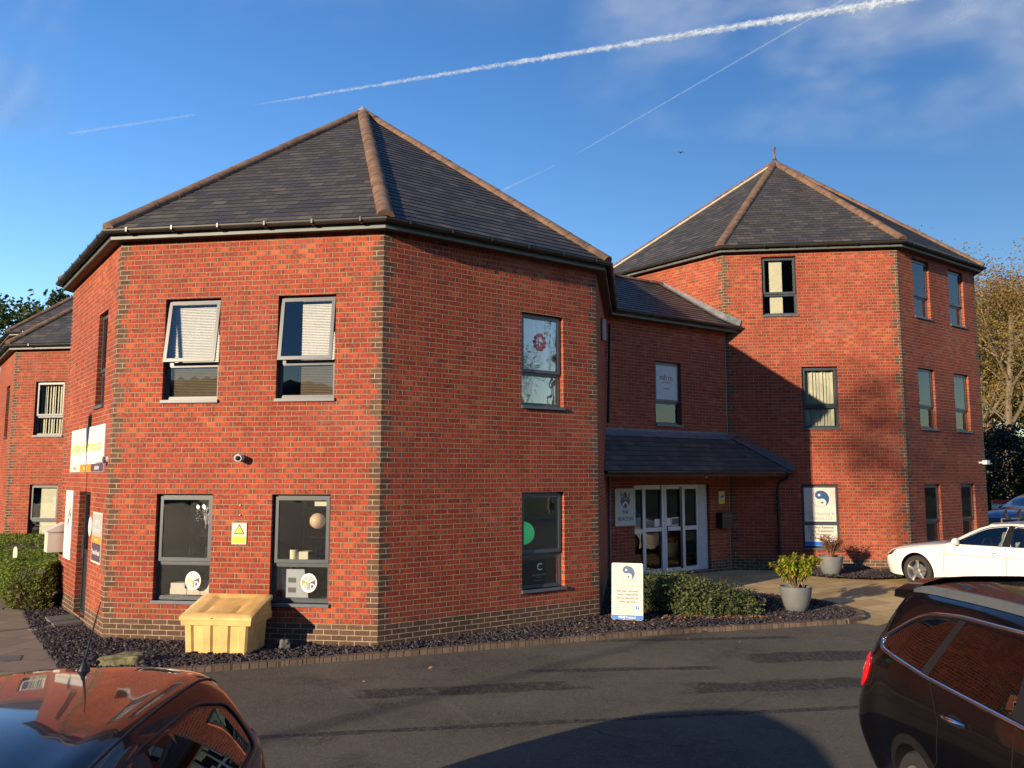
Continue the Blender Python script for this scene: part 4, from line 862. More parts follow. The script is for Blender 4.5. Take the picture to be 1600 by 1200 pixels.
def car(name, label, cat, loc, rz, rows, spec, group):
    B = Body(rows); root = empty(name, (0, 0, 0), label=label, cat=cat, group=group); col = spec['paint']; axles = spec['axles']; Rw = spec['R']; Ra = Rw + spec.get('gap', .055)
    regs = []                                            # (polygon in (x,t), material slot)
    def side(pl, m, r=.05): regs.append((dense([(x, B.t_of(x, z)) for x, z in dense(rounded(pl, r))], .2), m))
    mats = [col, 'glassA', 'glassB', 'trim', 'black']; mm = [col, spec.get('sideglass', 'carglass'), spec.get('endglass', 'carglass'), 'trim', 'black']
    for pl in spec.get('pillar', []): side(pl, 3, .01)
    for pl in spec['windows']: side(pl, 1)
    for (xa, xb, ta, tb) in spec.get('screens', []): regs.append((dense([(xa[0], 5.01), (xa[1], ta), (xb[1], tb), (xb[0], 5.01)], .15), 2))
    arches = []
    for ax in axles:
        a = [(ax + Ra * math.cos(R_(q)), Rw + Ra * math.sin(R_(q))) for q in range(-60, 241, 6)]; a = [(x, max(z, B(x, 0)[1])) for x, z in a]; arches.append([(x, B.t_of(x, z) if z > B(x, 0)[1] + .003 else 0) for x, z in a])
    step = spec.get('step', .085); pts, edges = [], []
    def addloop(P, close=True):
        i0 = len(pts); pts.extend(P); n = len(P)
        for i in range(n if close else n - 1): edges.append((i0 + i, i0 + (i + 1) % n))
    x0, x1 = B.x0, B.x1; addloop(dense([(x0, 0), (x1, 0), (x1, 5), (x0, 5)], .12))
    for P, m in regs: addloop([(x, min(t, 5)) for x, t in P])
    for P in arches: addloop(P)
    nx = int((x1 - x0) / step)
    for i in range(1, nx):
        for j in range(1, 30): pts.append((x0 + (x1 - x0) * i / nx, 5 * j / 30))
    r = delaunay_2d_cdt([Vector((p[0], p[1])) for p in pts], edges, [], 0, 1e-5); vs, fs = r[0], r[2]
    cls = []
    for f in fs:
        cx, cy = sum(vs[i].x for i in f) / 3, sum(vs[i].y for i in f) / 3; k = 0
        if any(inpoly((cx, cy), P) for P in arches): cls.append(-1); continue
        for ri, (P, m) in enumerate(regs):
            if inpoly((cx, cy), P): k = m if m > 2 else 10 + ri
        cls.append(k)
    jobs = [('body', (0, 3, 4), (1, -1))] + [('side_window', (10 + i,), (sd,)) for i, (P, m) in enumerate(regs) if m == 1 for sd in (1, -1)] + [('windscreen', (10 + i,), (1, -1)) for i, (P, m) in enumerate(regs) if m == 2]
    for part, want, sds in jobs:
        mb = MB(); idx = {}
        for sd in sds:
            for f, k in zip(fs, cls):
                if k not in want: continue
                ids = []
                for i in f:
                    key = (sd, i) if vs[i].y < 4.9999 else (0, i)
                    if key not in idx: idx[key] = len(mb.v); mb.v.append(B.pt(vs[i].x, vs[i].y, sd))
                    ids.append(idx[key])
                mb.f.append(ids if sd < 0 else ids[::-1]); mb.m.append(k if part == 'body' else 0); mb.uv.append([(0, 0)] * 3)
        if part == 'body':
            for xe in (x0, x1):                           # close the two ends
                ring = [B.pt(xe, 5 * j / 30, 1) for j in range(31)] + [B.pt(xe, 5 * j / 30, -1) for j in range(29, -1, -1)]; mb.face(ring if xe == x0 else ring[::-1], 0)
            fl = [[B.pt(x0 + (x1 - x0) * i / 40, 0, 1), B.pt(x0 + (x1 - x0) * i / 40, 0, -1)] for i in range(41)]; mb.grid(fl, 4)
        if mb.f:
            ms = mm if part == 'body' else [mm[regs[want[0] - 10][1]]]; o = mb.build(part, ms, root, smooth=True, angle=55)
    for ax, P in zip(axles, arches):                      # wheel housings
        for sd in (1, -1):
            mb = MB(); out = [B.pt(x, t, sd) for x, t in P]; mb.grid([out, [(x, sd * max(.1, abs(y) - .32), z) for x, y, z in out]]); mb.build('wheel_housing', 'black', root)
    if spec.get('archtrim'):
        for ax, P in zip(axles, arches):
            for sd in (1, -1):
                mb = MB(); q = [p for p in P if p[1] > .01]; rows_ = []
                for x, t in q:
                    z = B(x, t)[1]; dx, dz = x - ax, z - Rw; L = math.hypot(dx, dz); x2, z2 = ax + dx * (1 + .06 / L), Rw + dz * (1 + .06 / L); t2 = B.t_of(x2, z2) if z2 > B(x2, 0)[1] else 0
                    rows_.append([B.pt(x, t, sd, -.01), B.pt(x, t, sd, .012), B.pt(x2, t2, sd, .012), B.pt(x2, t2, sd, 0)])
                mb.grid(rows_); mb.build('arch_trim', 'trim', root, smooth=True, angle=50)
    # trims round the glass
    for P, m in spec.get('trimloops', []):
        for sd in (1, -1):
            mb = MB(); pl = dense(rounded(P, .05), .06); mb.tube([B.pt(x, B.t_of(x, z), sd, .003) for x, z in pl] + [B.pt(pl[0][0], B.t_of(*pl[0]), sd, .003)], spec.get('trimr', .009), 6, cap=False)
            mb.build('window_trim', m, root, smooth=True)
    for ln in spec.get('seams', []):
        for sd in (1, -1): mb = MB(); mb.tube([B.pt(x, B.t_of(x, z), sd, -.001) for x, z in dense(ln, .06, False)], .0045, 4); mb.build('panel_gap', 'black', root)
    for (hx, hz, hl, mk) in spec.get('handles', []):
        for sd in (1, -1):
            mb = MB(); k = 10; pts_ = []; rr_ = []
            for i in range(k + 1):
                x = hx - hl / 2 + hl * i / k; pts_.append(B.pt(x, B.t_of(x, hz + .012 * (x - hx) / hl), sd, .012 + .022 * math.sin(math.pi * i / k))); rr_.append(.010 + .011 * math.sin(math.pi * i / k) ** .5)
            mb.tube(pts_, rr_, 8); h = mb.build('door_handle', mk, root, smooth=True)
            mb = MB(); c = B.pt(hx, B.t_of(hx, hz), sd, .0015); n = 14; mb.face([B.pt(hx + hl * .36 * math.cos(2 * math.pi * i / n), B.t_of(hx + hl * .36 * math.cos(2 * math.pi * i / n), hz + .030 * math.sin(2 * math.pi * i / n)), sd, .002) for i in range(n)]); mb.build('handle_cup', 'black', h)
    for (P, mk, nm) in spec.get('lights', []):
        for sd in (1, -1):
            pl = rounded(P, .03); mb = MB(); c = (sum(p[0] for p in pl) / len(pl), sum(p[1] for p in pl) / len(pl)); ring = []
            for s_, of in ((1, .0), (.96, .010), (.6, .016), (.0, .018)):
                q = [(c[0] + (p[0] - c[0]) * s_, c[1] + (p[1] - c[1]) * s_) for p in pl]; ring.append([B.pt(x, B.t_of(x, z), sd, of) for x, z in q])
            mb.grid(ring, 0, True); mb.build(nm, mk, root, smooth=True)
    # wheels
    for ax in axles:
        for sd in (1, -1):
            yw = sd * (B(ax, 1.0)[0] - .02); w = empty('wheel', (ax, yw, Rw)); w.parent = root; o = -sd
            mb = MB(); mb.lathe([(Rw * .70, .0), (Rw * .76, -.006), (Rw * .93, .0), (Rw * .985, .02), (Rw, .05), (Rw, .17), (Rw * .98, .2), (Rw * .9, .215), (Rw * .7, .21)] if sd < 0 else [(Rw * .70, .0), (Rw * .76, .006), (Rw * .93, .0), (Rw * .985, -.02), (Rw, -.05), (Rw, -.17), (Rw * .98, -.2), (Rw * .9, -.215), (Rw * .7, -.21)], n=44, axis='y'); mb.build('tyre', 'rubber', w, smooth=True, angle=40)
            mb = MB(); mb.lathe([(Rw * .71, 0), (Rw * .69, o * .008), (Rw * .66, o * .03), (Rw * .65, o * .16)], n=36, axis='y'); hub = o * .03
            mb.lathe([(0, hub - o * .012), (.035, hub - o * .012), (.06, hub), (.07, hub + o * .03)], n=20, axis='y'); ns = spec.get('spokes', 5)
            for k in range(ns):
                a = 2 * math.pi * k / ns + .3; ca, sa = math.cos(a), math.sin(a)
                def sp(rr_, ww, yy): return (rr_ * ca - ww * sa, yy, rr_ * sa + ww * ca)
                rws = [[sp(q, -w2, hub + o * dy2), sp(q, -w2 * .7, hub - o * .008 + o * dy2), sp(q, w2 * .7, hub - o * .008 + o * dy2), sp(q, w2, hub + o * dy2), sp(q, w2, hub + o * (.03 + dy2)), sp(q, -w2, hub + o * (.03 + dy2))] for q, w2, dy2 in ((.05, .030, 0), (Rw * .4, .026, .006), (Rw * .67, .042, -.012))]
                mb.grid(rws, 0, True)
            mb.build('rim', 'rim', w, smooth=True, angle=40)
            mb = MB(); mb.lathe([(0, o * .075), (.15, o * .075), (.15, o * .09), (.0, o * .09)], n=28, axis='y'); mb.build('brake_disc', 'alu', w)
    if 'mirror' in spec:
        mx, mz = spec['mirror']
        for sd in (1, -1):
            y, _ = B(mx, B.t_of(mx, mz)); mb = MB(); mb.ball((mx, sd * (y + .13), mz + .03), (.055, .115, .075), 14); mb.tube([(mx, sd * (y - .02), mz - .03), (mx + .01, sd * (y + .08), mz)], [.03, .022], 6); mb.build('wing_mirror', col, root, smooth=True)
    if spec.get('seats'):
        for sx_ in spec['seats']:
            for sy in (.36, -.36):
                mb = MB(); rws = []
                for z, w2, dx in ((.45, .22, .05), (.62, .25, 0), (.86, .24, -.07), (1.0, .17, -.12), (1.03, .12, -.12), (1.05, .11, -.12), (1.16, .12, -.14), (1.21, .07, -.15)): rws.append([(sx_ + dx - .06, sy - w2, z), (sx_ + dx + .05, sy - w2, z), (sx_ + dx + .05, sy + w2, z), (sx_ + dx - .06, sy + w2, z)])
                mb.grid(rws, 0, True); mb.face(rws[-1]); mb.build('seat', spec.get('seatmat', 'seat'), root, smooth=True, angle=50)
        mb = MB(); hi_ = spec.get('dashx', .75); mb.box(lambda u, z, d: (u, d, z), (hi_ - .25, .55, -.68), (hi_ + .2, .90, .68)); st = [(hi_ - .38 + .0 * k, .36 + .18 * math.cos(k * .524), .88 + .18 * math.sin(k * .524)) for k in range(13)]; mb.tube(st, .014, 5); mb.build('dashboard', 'cabin', root)
    if 'extra' in spec: spec['extra'](B, root)
    root.location = loc; root.rotation_euler = (0, 0, rz); return root, B
CG = 'cars in the car park'
SAL = [(2.36, .50, .30, .56, .45, .54, .58, .45, .63, .28, .645, .65), (2.30, .64, .25, .72, .45, .70, .61, .58, .68, .35, .70, .705), (2.12, .76, .21, .83, .48, .80, .67, .68, .745, .42, .775, .78), (1.85, .83, .20, .89, .50, .86, .74, .74, .805, .45, .845, .855), (1.30, .86, .19, .915, .54, .88, .83, .78, .885, .48, .93, .945),
       (.82, .86, .19, .915, .55, .89, .885, .80, .945, .5, .985, 1.00), (.45, .86, .19, .915, .55, .895, .915, .745, 1.13, .46, 1.19, 1.205), (.02, .86, .19, .915, .55, .895, .935, .62, 1.315, .38, 1.375, 1.39), (-.5, .86, .19, .915, .55, .895, .95, .595, 1.355, .36, 1.415, 1.43), (-1.05, .86, .19, .915, .55, .89, .965, .575, 1.32, .35, 1.385, 1.40), (-1.6, .85, .2, .91, .55, .875, .98, .60, 1.14, .36, 1.20, 1.215), (-1.95, .83, .21, .89, .55, .85, .97, .66, 1.03, .4, 1.06, 1.07), (-2.25, .74, .25, .80, .5, .76, .88, .62, .97, .38, .995, 1.0), (-2.34, .62, .3, .66, .5, .64, .78, .5, .86, .3, .885, .89)]
def sal_extra(B, root):
    mb = MB()
    for sd in (1, -1):
        mb.tube([B.pt(x, 3.12, sd, .035) for x in np.linspace(-.05, -1.25, 10)], .012, 6)
    for x in (-.22, -1.0):
        mb.tube([B.pt(x, 3.12, 1, .035), (x, .6, 1.47), (x, -.6, 1.47), B.pt(x, 3.12, -1, .035)], .017, 6)
    mb.build('roof_bars', 'alu', root, smooth=True)
    for x in (-.22, -1.0):
        for y in (.42, -.05, -.45):
            mb = MB(); mb.box(lambda u, z, d: (u, d, z), (x - .05, 1.455, y - .04), (x + .05, 1.50, y + .04)); mb.tube([(x, y, 1.49), (x + .02, y + .02, 1.58), (x - .02, y + .03, 1.64)], [.05, .04, .02], 6); mb.build('rack_mount', 'trim', root)
SALSPEC = dict(paint='pwhite', axles=(1.46, -1.35), R=.325, mirror=(.50, .97), spokes=5, seats=(-.05, -.95), dashx=.62,
    pillar=[[(-.36, .962), (-.52, .962), (-.50, 1.335), (-.38, 1.345)]],
    windows=[[(.60, .955, .02), (.05, 1.27, .15), (-.37, 1.325), (-.36, .965)], [(-.52, .97), (-.50, 1.325), (-1.0, 1.29, .15), (-1.42, 1.10, .08), (-1.30, .985, .05)]],
    screens=[((.78, .74), (.06, .03), 3.15, 3.10), ((-1.08, -1.12), (-1.86, -1.8), 3.15, 3.15)],
    seams=[[(.86, .28), (.83, .6), (.80, .90)], [(-.42, .25), (-.45, .6), (-.44, .95)], [(.86, .27), (-1.05, .27)], [(2.05, .72), (1.5, .83), (.85, .885)], [(-.95, .30), (-1.05, .7), (-1.32, .97)], [(-1.7, .78), (.9, .72), (1.1, .70)]],
    handles=[(-.22, .80, .17, 'pwhite'), (-1.22, .83, .17, 'pwhite')],
    lights=[([(2.28, .58), (2.24, .66), (1.98, .735), (2.06, .62)], 'lens', 'headlight'), ([(-2.3, .70), (-2.25, .86), (-1.98, .88), (-2.05, .74)], 'redp', 'tail_light')],
    trimloops=[([(.62, .948, .02), (.05, 1.285, .15), (-.4, 1.34), (-1.0, 1.305, .15), (-1.46, 1.10, .08), (-1.32, .975, .05)], 'trim')], extra=sal_extra)
WX, WY = 8.72, 17.75; ca_ = R_(120)      # nose points away up-left
car('parked_saloon', 'white saloon car with roof bars parked nose-in at the three-storey tower', 'car', (9.99, 17.04, .045), R_(119.4), SAL, SALSPEC, CG)
MPV = [(2.2, .55, .32, .62, .50, .6, .68, .5, .74, .3, .76, .765), (2.1, .68, .26, .78, .5, .76, .78, .62, .84, .38, .87, .875), (1.75, .80, .22, .88, .55, .85, .92, .70, .98, .42, 1.02, 1.03), (1.15, .84, .2, .90, .58, .88, 1.0, .76, 1.07, .46, 1.13, 1.15), (.3, .85, .2, .91, .6, .89, 1.05, .70, 1.46, .42, 1.53, 1.55), (-.2, .85, .2, .91, .6, .89, 1.06, .66, 1.56, .4, 1.63, 1.65), (-1.4, .85, .2, .91, .6, .88, 1.08, .62, 1.53, .38, 1.60, 1.62), (-1.95, .8, .25, .86, .6, .82, 1.05, .58, 1.3, .34, 1.35, 1.36), (-2.1, .7, .3, .75, .6, .7, 1.0, .5, 1.15, .3, 1.2, 1.21)]
car('parked_mpv', 'silver-blue tall car with sloping windscreen parked beyond the white saloon', 'car', (19.6, 31.4, .05), R_(202), MPV, dict(paint='pblue', axles=(1.3, -1.3), R=.32, mirror=(.75, 1.08), endglass='bluescreen', windows=[[(.85, 1.08, .02), (.25, 1.42, .1), (-.35, 1.52), (-.33, 1.09)], [(-.45, 1.09), (-.45, 1.52), (-1.5, 1.48, .1), (-1.6, 1.11)]], pillar=[[(-.33, 1.09), (-.45, 1.09), (-.45, 1.53), (-.35, 1.53)]],
    screens=[((1.10, 1.02), (.02, .0), 3.12, 3.1), ((-1.6, -1.6), (-1.98, -1.95), 3.2, 3.2)], seams=[[(.75, .3), (.8, 1.0)], [(-.4, .3), (-.4, 1.07)]], handles=[(-.2, .92, .17, 'pblue')], lights=[([(2.12, .70), (2.0, .84), (1.7, .93), (1.85, .76)], 'lens', 'headlight')]), CG)
# black estate / SUV at the right, tail towards the building
SUV = [(-2.35, .76, .42, .84, .62, .74, .95, .56, 1.22, .34, 1.30, 1.31), (-2.28, .84, .34, .92, .62, .83, 1.02, .62, 1.36, .38, 1.47, 1.48), (-2.16, .87, .29, .94, .64, .87, 1.07, .655, 1.47, .40, 1.60, 1.62), (-1.98, .85, .27, .92, .66, .885, 1.10, .68, 1.545, .42, 1.655, 1.67), (-1.6, .87, .25, .94, .68, .905, 1.12, .70, 1.575, .43, 1.68, 1.695), (-.6, .87, .25, .945, .68, .915, 1.10, .715, 1.60, .44, 1.695, 1.71), (.1, .87, .25, .945, .68, .915, 1.08, .70, 1.575, .44, 1.67, 1.685), (.7, .87, .25, .94, .68, .91, 1.06, .765, 1.32, .48, 1.38, 1.39), (1.15, .87, .25, .94, .68, .905, 1.03, .80, 1.10, .5, 1.16, 1.17), (1.8, .85, .27, .92, .66, .88, .95, .76, 1.02, .46, 1.07, 1.08), (2.15, .76, .3, .84, .6, .8, .82, .68, .9, .42, .95, .96), (2.33, .6, .36, .66, .55, .63, .72, .52, .78, .32, .81, .815)]
SUV = sorted((r[0], r[1] + .03, r[2], r[3] + .035, r[4], r[5] + .03, r[6], r[7] - .012, *r[8:]) for r in SUV)
def suv_extra(B, root):
    mb = MB()                                             # roof spoiler, rails, fin
    rows_ = []
    for y in np.linspace(-.60, .60, 13):
        rows_.append([(-2.02, y, 1.70 - .10 * (y / .6) ** 4), (-2.36, y * .98, 1.655 - .10 * (y / .6) ** 4), (-2.38, y * .98, 1.60 - .10 * (y / .6) ** 4), (-2.05, y, 1.60 - .08 * (y / .6) ** 4)])
    mb.grid(rows_); mb.face(rows_[0]); mb.face(rows_[-1]); mb.build('roof_spoiler', spec_['paint'], root, smooth=True, angle=50)
    for sd in (1, -1):
        mb = MB(); rows_ = []
        for x in np.linspace(-1.95, .35, 16):
            y, z = B(x, 3.25); h = .035 * min(1, (x + 1.95) / .25, (.35 - x) / .25); rows_.append([(x, sd * (y + .022), z - .01), (x, sd * (y + .018), z + .015 + h), (x, sd * (y - .012), z + .015 + h), (x, sd * (y - .02), z - .004)])
        mb.grid(rows_); mb.build('roof_rail', 'alu', root, smooth=True, angle=40)
    mb = MB(); rows_ = []
    for x, h, w_ in ((-1.52, .085, .006), (-1.46, .10, .012), (-1.35, .065, .022), (-1.22, .022, .03), (-1.16, .0, .02)):
        z = B(max(-2, x), 5)[1] - .005; rows_.append([(x, w_ * 1.4, z), (x, w_ * .6, z + h * .7), (x, 0, z + h), (x, -w_ * .6, z + h * .7), (x, -w_ * 1.4, z)])
    mb.grid(rows_); mb.face(rows_[0]); mb.build('shark_fin_aerial', 'trim', root, smooth=True)
spec_ = dict(paint='pbrown', axles=(1.42, -1.34), R=.318, gap=.042, mirror=(.78, 1.12), sideglass='tint', endglass='tint', archtrim=True, trimr=.017, step=.07,
    windows=[[(-.28, 1.155), (-.32, 1.53), (-1.02, 1.52), (-1.20, 1.16)], [(-1.10, 1.515), (-1.50, 1.475, .14), (-1.97, 1.245, .06), (-1.93, 1.20, .05), (-1.30, 1.165)], [(-.16, 1.155), (-.18, 1.53), (.10, 1.50, .15), (.78, 1.12, .04)]],
    pillar=[[(-.28, 1.15), (-.16, 1.15), (-.18, 1.55), (-.32, 1.55)], [(-1.02, 1.53), (-1.11, 1.53), (-1.31, 1.16), (-1.20, 1.16)]],
    screens=[((1.1, 1.04), (.12, .08), 3.15, 3.1), ((-2.17, -2.16), (-2.3, -2.28), 3.1, 3.1)],
    trimloops=[([(.82, 1.11, .03), (.12, 1.53, .15), (-.4, 1.565), (-1.08, 1.548), (-1.54, 1.50, .16), (-2.02, 1.245, .05), (-1.96, 1.185, .04), (-1.2, 1.145)], 'chrome')],
    seams=[[(-1.30, .42), (-1.02, .68), (-1.00, .92), (-1.14, 1.13)], [(-.22, .30), (-.22, 1.12)], [(-1.98, 1.06), (-2.05, .9), (-2.22, .86)], [(.95, .3), (.88, .7), (.86, 1.06)]],
    handles=[(-.80, .985, .27, 'chrome'), (.12, .97, .24, 'chrome')],
    lights=[([(-2.29, 1.07), (-2.21, 1.12), (-2.10, 1.05), (-2.13, .92), (-2.21, .84), (-2.27, .9)], 'redl', 'tail_light'), ([(2.2, .68), (2.1, .80), (1.8, .88), (1.95, .72)], 'lens', 'headlight')], extra=suv_extra)
simple('redl', 'red_tail_lens', (.62, .012, .02), .12, coat=1)
SX, SY = 3.63, 4.42
car('parked_suv', 'glossy black SUV with red tail light and chrome window line, bottom right', 'car', (SX, SY, -.08), R_(-90), SUV, spec_, CG)
# black hatchback at the left, tail towards the building
HAT = [(-1.92, .50, .38, .60, .55, .58, .80, .48, .95, .3, 1.0, 1.01), (-1.86, .64, .32, .74, .56, .72, .86, .56, 1.08, .34, 1.15, 1.16), (-1.74, .73, .27, .81, .58, .79, .92, .59, 1.20, .36, 1.29, 1.30), (-1.52, .79, .24, .85, .6, .83, .96, .60, 1.31, .37, 1.395, 1.41), (-1.2, .80, .22, .865, .6, .84, .97, .60, 1.365, .37, 1.435, 1.45), (-.4, .80, .22, .87, .6, .845, .96, .60, 1.39, .37, 1.455, 1.47), (.3, .80, .22, .865, .58, .84, .94, .585, 1.34, .36, 1.40, 1.415), (.85, .8, .22, .86, .56, .835, .92, .70, 1.06, .42, 1.11, 1.12), (1.15, .79, .22, .85, .55, .82, .90, .70, .96, .42, 1.0, 1.01), (1.65, .74, .26, .80, .52, .77, .80, .64, .86, .38, .9, .905), (1.88, .55, .34, .62, .5, .6, .66, .48, .72, .3, .745, .75)]
HAT = sorted(HAT)
def hat_extra(B, root):
    mb = MB(); x = -1.30; z = B(x, 5)[1]; mb.lathe([(.034, -.01), (.03, .006), (.012, .035), (.006, .055), (0, .06)], (x, 0, z), 12); mb.tube([(x, 0, z + .03), (x - .03, 0, z + .09), (x - .12, .02, z + .32)], [.009, .006, .0025], 6); mb.build('roof_aerial', 'black', root, smooth=True)
    for sd in (1, -1): mb = MB(); mb.tube([B.pt(x, 3.14, sd, .002) for x in np.linspace(-1.62, .5, 20)], .006, 5); mb.build('roof_seam', 'trim', root, smooth=True)
hspec = dict(paint='pblack', axles=(1.22, -1.18), R=.30, mirror=(.70, .98), sideglass='tint', endglass='tint', step=.06, trimr=.008,
    windows=[[(-.28, 1.0), (-.30, 1.345), (-1.0, 1.325, .12), (-1.38, 1.22, .12), (-1.46, 1.02, .08)], [(-.18, 1.0), (-.18, 1.345), (.22, 1.30, .12), (.80, .98, .03)]],
    pillar=[[(-.28, 1.0), (-.18, 1.0), (-.18, 1.35), (-.30, 1.35)]], screens=[((.84, .8), (.28, .25), 3.15, 3.1), ((-1.56, -1.55), (-1.84, -1.82), 3.15, 3.1)],
    trimloops=[([(.85, .965, .03), (.22, 1.32, .12), (-.3, 1.365), (-1.0, 1.345, .14), (-1.42, 1.235, .12), (-1.50, 1.0, .08)], 'trim')],
    seams=[[(-.22, .3), (-.22, .98)], [(.85, .3), (.82, .93)], [(-1.1, 1.0), (-.95, .6)]], handles=[(-.05, .86, .17, 'pblack')], lights=[([(-1.86, .72), (-1.84, 1.0), (-1.68, 1.04), (-1.66, .75)], 'redl', 'tail_light')], extra=hat_extra)
car('parked_hatchback', 'glossy black hatchback with upright roof aerial mirroring the brick, bottom left', 'car', (-2.04, 3.04, -.04), R_(-85), HAT, hspec, CG)

# ------------------------------------------------------------------ low barrier behind the far car
mb = MB(); bx = lambda u, z, d: (u, d, z); mb.box(bx, (20.5, -.05, 36.0), (26, .95, 36.12), 0); mb.box(bx, (20.5, 1.15, 35.98), (26, 1.30, 36.14), 1); mb.box(bx, (20.5, .95, 36.02), (26, 1.15, 36.1), 2); tag(mb.build('barrier', ['greyp', 'redp', 'offwhite']), 'low pale barrier with a red top rail behind the blue car', 'barrier')
# ------------------------------------------------------------------ grit bin
GA = R_(-8.4 + 1.5); gx, gy = -3.90, 11.74
def gfr(u, z, d):       # u across, d towards the road
    return (gx + u * math.cos(GA) + d * math.sin(GA), gy + u * math.sin(GA) - d * math.cos(GA), z)
root = empty('grit_bin', (gx, gy, 0), label='yellow plastic grit bin with sloping lid below the two lower windows', cat='grit bin')
mb = MB(); hw, dp = .44, .30
def ribrow(z, s):
    pts_ = []
    for i in range(33):                     # front with four ribs
        f = i / 32; u = -hw + 2 * hw * f; rib = .026 if math.sin(f * math.pi * 7 + .35) > .1 else 0; pts_.append(gfr(u * s, z, dp * s + rib))
    for i in range(1, 12):
        f = i / 12; rib = .015 if int(f * 6) % 2 else 0; pts_.append(gfr((hw + rib) * s, z, (dp - 2 * dp * f) * s))
    for i in range(1, 12): pts_.append(gfr((hw - 2 * hw * i / 12) * s, z, -dp * s))
    for i in range(1, 12):
        f = i / 12; rib = .015 if int(f * 6) % 2 else 0; pts_.append(gfr(-(hw + rib) * s, z, (-dp + 2 * dp * f) * s))
    return pts_
base = ribrow(.0, .955); rr_ = ribrow(.035, .957)
for i, p in enumerate(base):                # scalloped foot
    if 3 < i % 8 < 7 and i < 33: base[i] = (p[0], p[1], .035)
mb.grid([base, rr_, ribrow(.39, 1.0)], 0, True); reparent_keep(mb.build('bin_body', 'grit', smooth=True, angle=35), root)
mb = MB(); hw2 = hw + .045; dq = dp + .045
rim_ = [[gfr(-hw2 * s, z, dq * s), gfr(hw2 * s, z, dq * s), gfr(hw2 * s, z, -dq * s), gfr(-hw2 * s, z, -dq * s)] for z, s in ((.385, .97), (.385, 1.0), (.475, 1.02), (.475, .95))]; mb.grid(rim_, 0, True)
for sd in (-1, 1):                          # raised triangular cheeks under the lid
    q = [gfr(sd * hw2, .475, dq), gfr(sd * hw2, .475, -dq), gfr(sd * (hw2 - .02), .70, -dq + .03)]; q2 = [gfr(sd * (hw2 - .04), .475, dq), gfr(sd * (hw2 - .04), .475, -dq), gfr(sd * (hw2 - .06), .70, -dq + .03)]; mb.face(q); mb.face(q2); mb.face([q[0], q[2], q2[2], q2[0]])
mb.face([gfr(-hw2, .475, -dq), gfr(hw2, .475, -dq), gfr(hw2 - .02, .70, -dq + .03), gfr(-hw2 + .02, .70, -dq + .03)]); reparent_keep(mb.build('bin_rim', 'grit'), root)
mb = MB(); F0, B0 = dq + .025, -dq + .02
def lid(u, s, h):      # s 0 front .. 1 back along the slope
    d = F0 + (B0 - F0) * s; return gfr(u, .515 + .205 * s + h, d)
us_ = [-hw2 - .02, -.27, -.225, .20, .245, hw2 + .02]; ss_ = [0, .17, .22, .86, .93, 1]
nu, ns_ = 24, 24
rows_ = []
for j in range(ns_ + 1):
    s_ = j / ns_; row = []
    for i in range(nu + 1):
        u = (-1 + 2 * i / nu) * (hw2 + .02); e = min((hw2 + .02 - abs(u)) / .03, s_ / .04, (1 - s_) / .04, 1); inr = smst(.0, .03, min(.27 - abs(u + .0), (s_ - .15) * .7, (.93 - s_) * .7)); step_ = smst(.0, .03, min(.21 - abs(u), (s_ - .15) * .7, (.5 - s_) * .7)); row.append(lid(u, s_, -.02 * (1 - e) - .028 * inr + .018 * step_))
    rows_.append(row)
mb.grid(rows_); fl = [lid(-hw2 - .02, 0, -.02), lid(hw2 + .02, 0, -.02)]
mb.face([lid(-hw2 - .02, 0, -.02), lid(hw2 + .02, 0, -.02), lid(hw2 + .02, 0, -.062), lid(-hw2 - .02, 0, -.062)])
for sd in (-1, 1): mb.face([lid(sd * (hw2 + .02), 0, -.02), lid(sd * (hw2 + .02), 1, -.02), lid(sd * (hw2 + .02), 1, -.062), lid(sd * (hw2 + .02), 0, -.062)])
mb.face([lid(-hw2 - .02, 1, -.02), lid(hw2 + .02, 1, -.02), lid(hw2 + .02, 1, -.08), lid(-hw2 - .02, 1, -.08)])
reparent_keep(mb.build('lid', 'grit', smooth=True, angle=30), root)
mb = MB(); mb.box(gfr, (-.06, .475, F0 + .0), (-.035, .49, F0 + .006)); reparent_keep(mb.build('latch', 'stone'), root)
# rocks
def rock(name, c, r, rot, matk, label, cat, seed, amp=.35):
    import bmesh
    me = bpy.data.meshes.new(name); b = bmesh.new(); bmesh.ops.create_icosphere(b, subdivisions=4, radius=1)
    for v in b.verts:
        q = v.co.copy(); q = Vector([math.copysign(abs(k) ** .65, k) for k in q]); n_ = 1 + amp * noise.noise(q * 1.3 + Vector((seed, 0, 0))) + .14 * noise.noise(q * 4 + Vector((0, seed, 0))) + .05 * noise.noise(q * 11); v.co = Vector((q.x * r[0] * n_, q.y * r[1] * n_, q.z * r[2] * n_))
    b.to_mesh(me); b.free(); me.materials.append(M[matk]); me.polygons.foreach_set('use_smooth', [True] * len(me.polygons)); me.set_sharp_from_angle(angle=R_(35)); o = bpy.data.objects.new(name, me); sc.collection.objects.link(o); o.location = c; o.rotation_euler = (0, R_(-4), R_(rot)); return tag(o, label, cat)
rock('rock', (-4.93, 10.86, .05), (.27, .12, .085), 8, 'rock', 'mossy buff boulder lying on the slate by the front kerb', 'rock', 3)
rock('rock', (-3.12, 11.78, .06), (.075, .06, .08), 20, 'stone', 'small grey cobble in the shadow beside the grit bin', 'rock', 9)
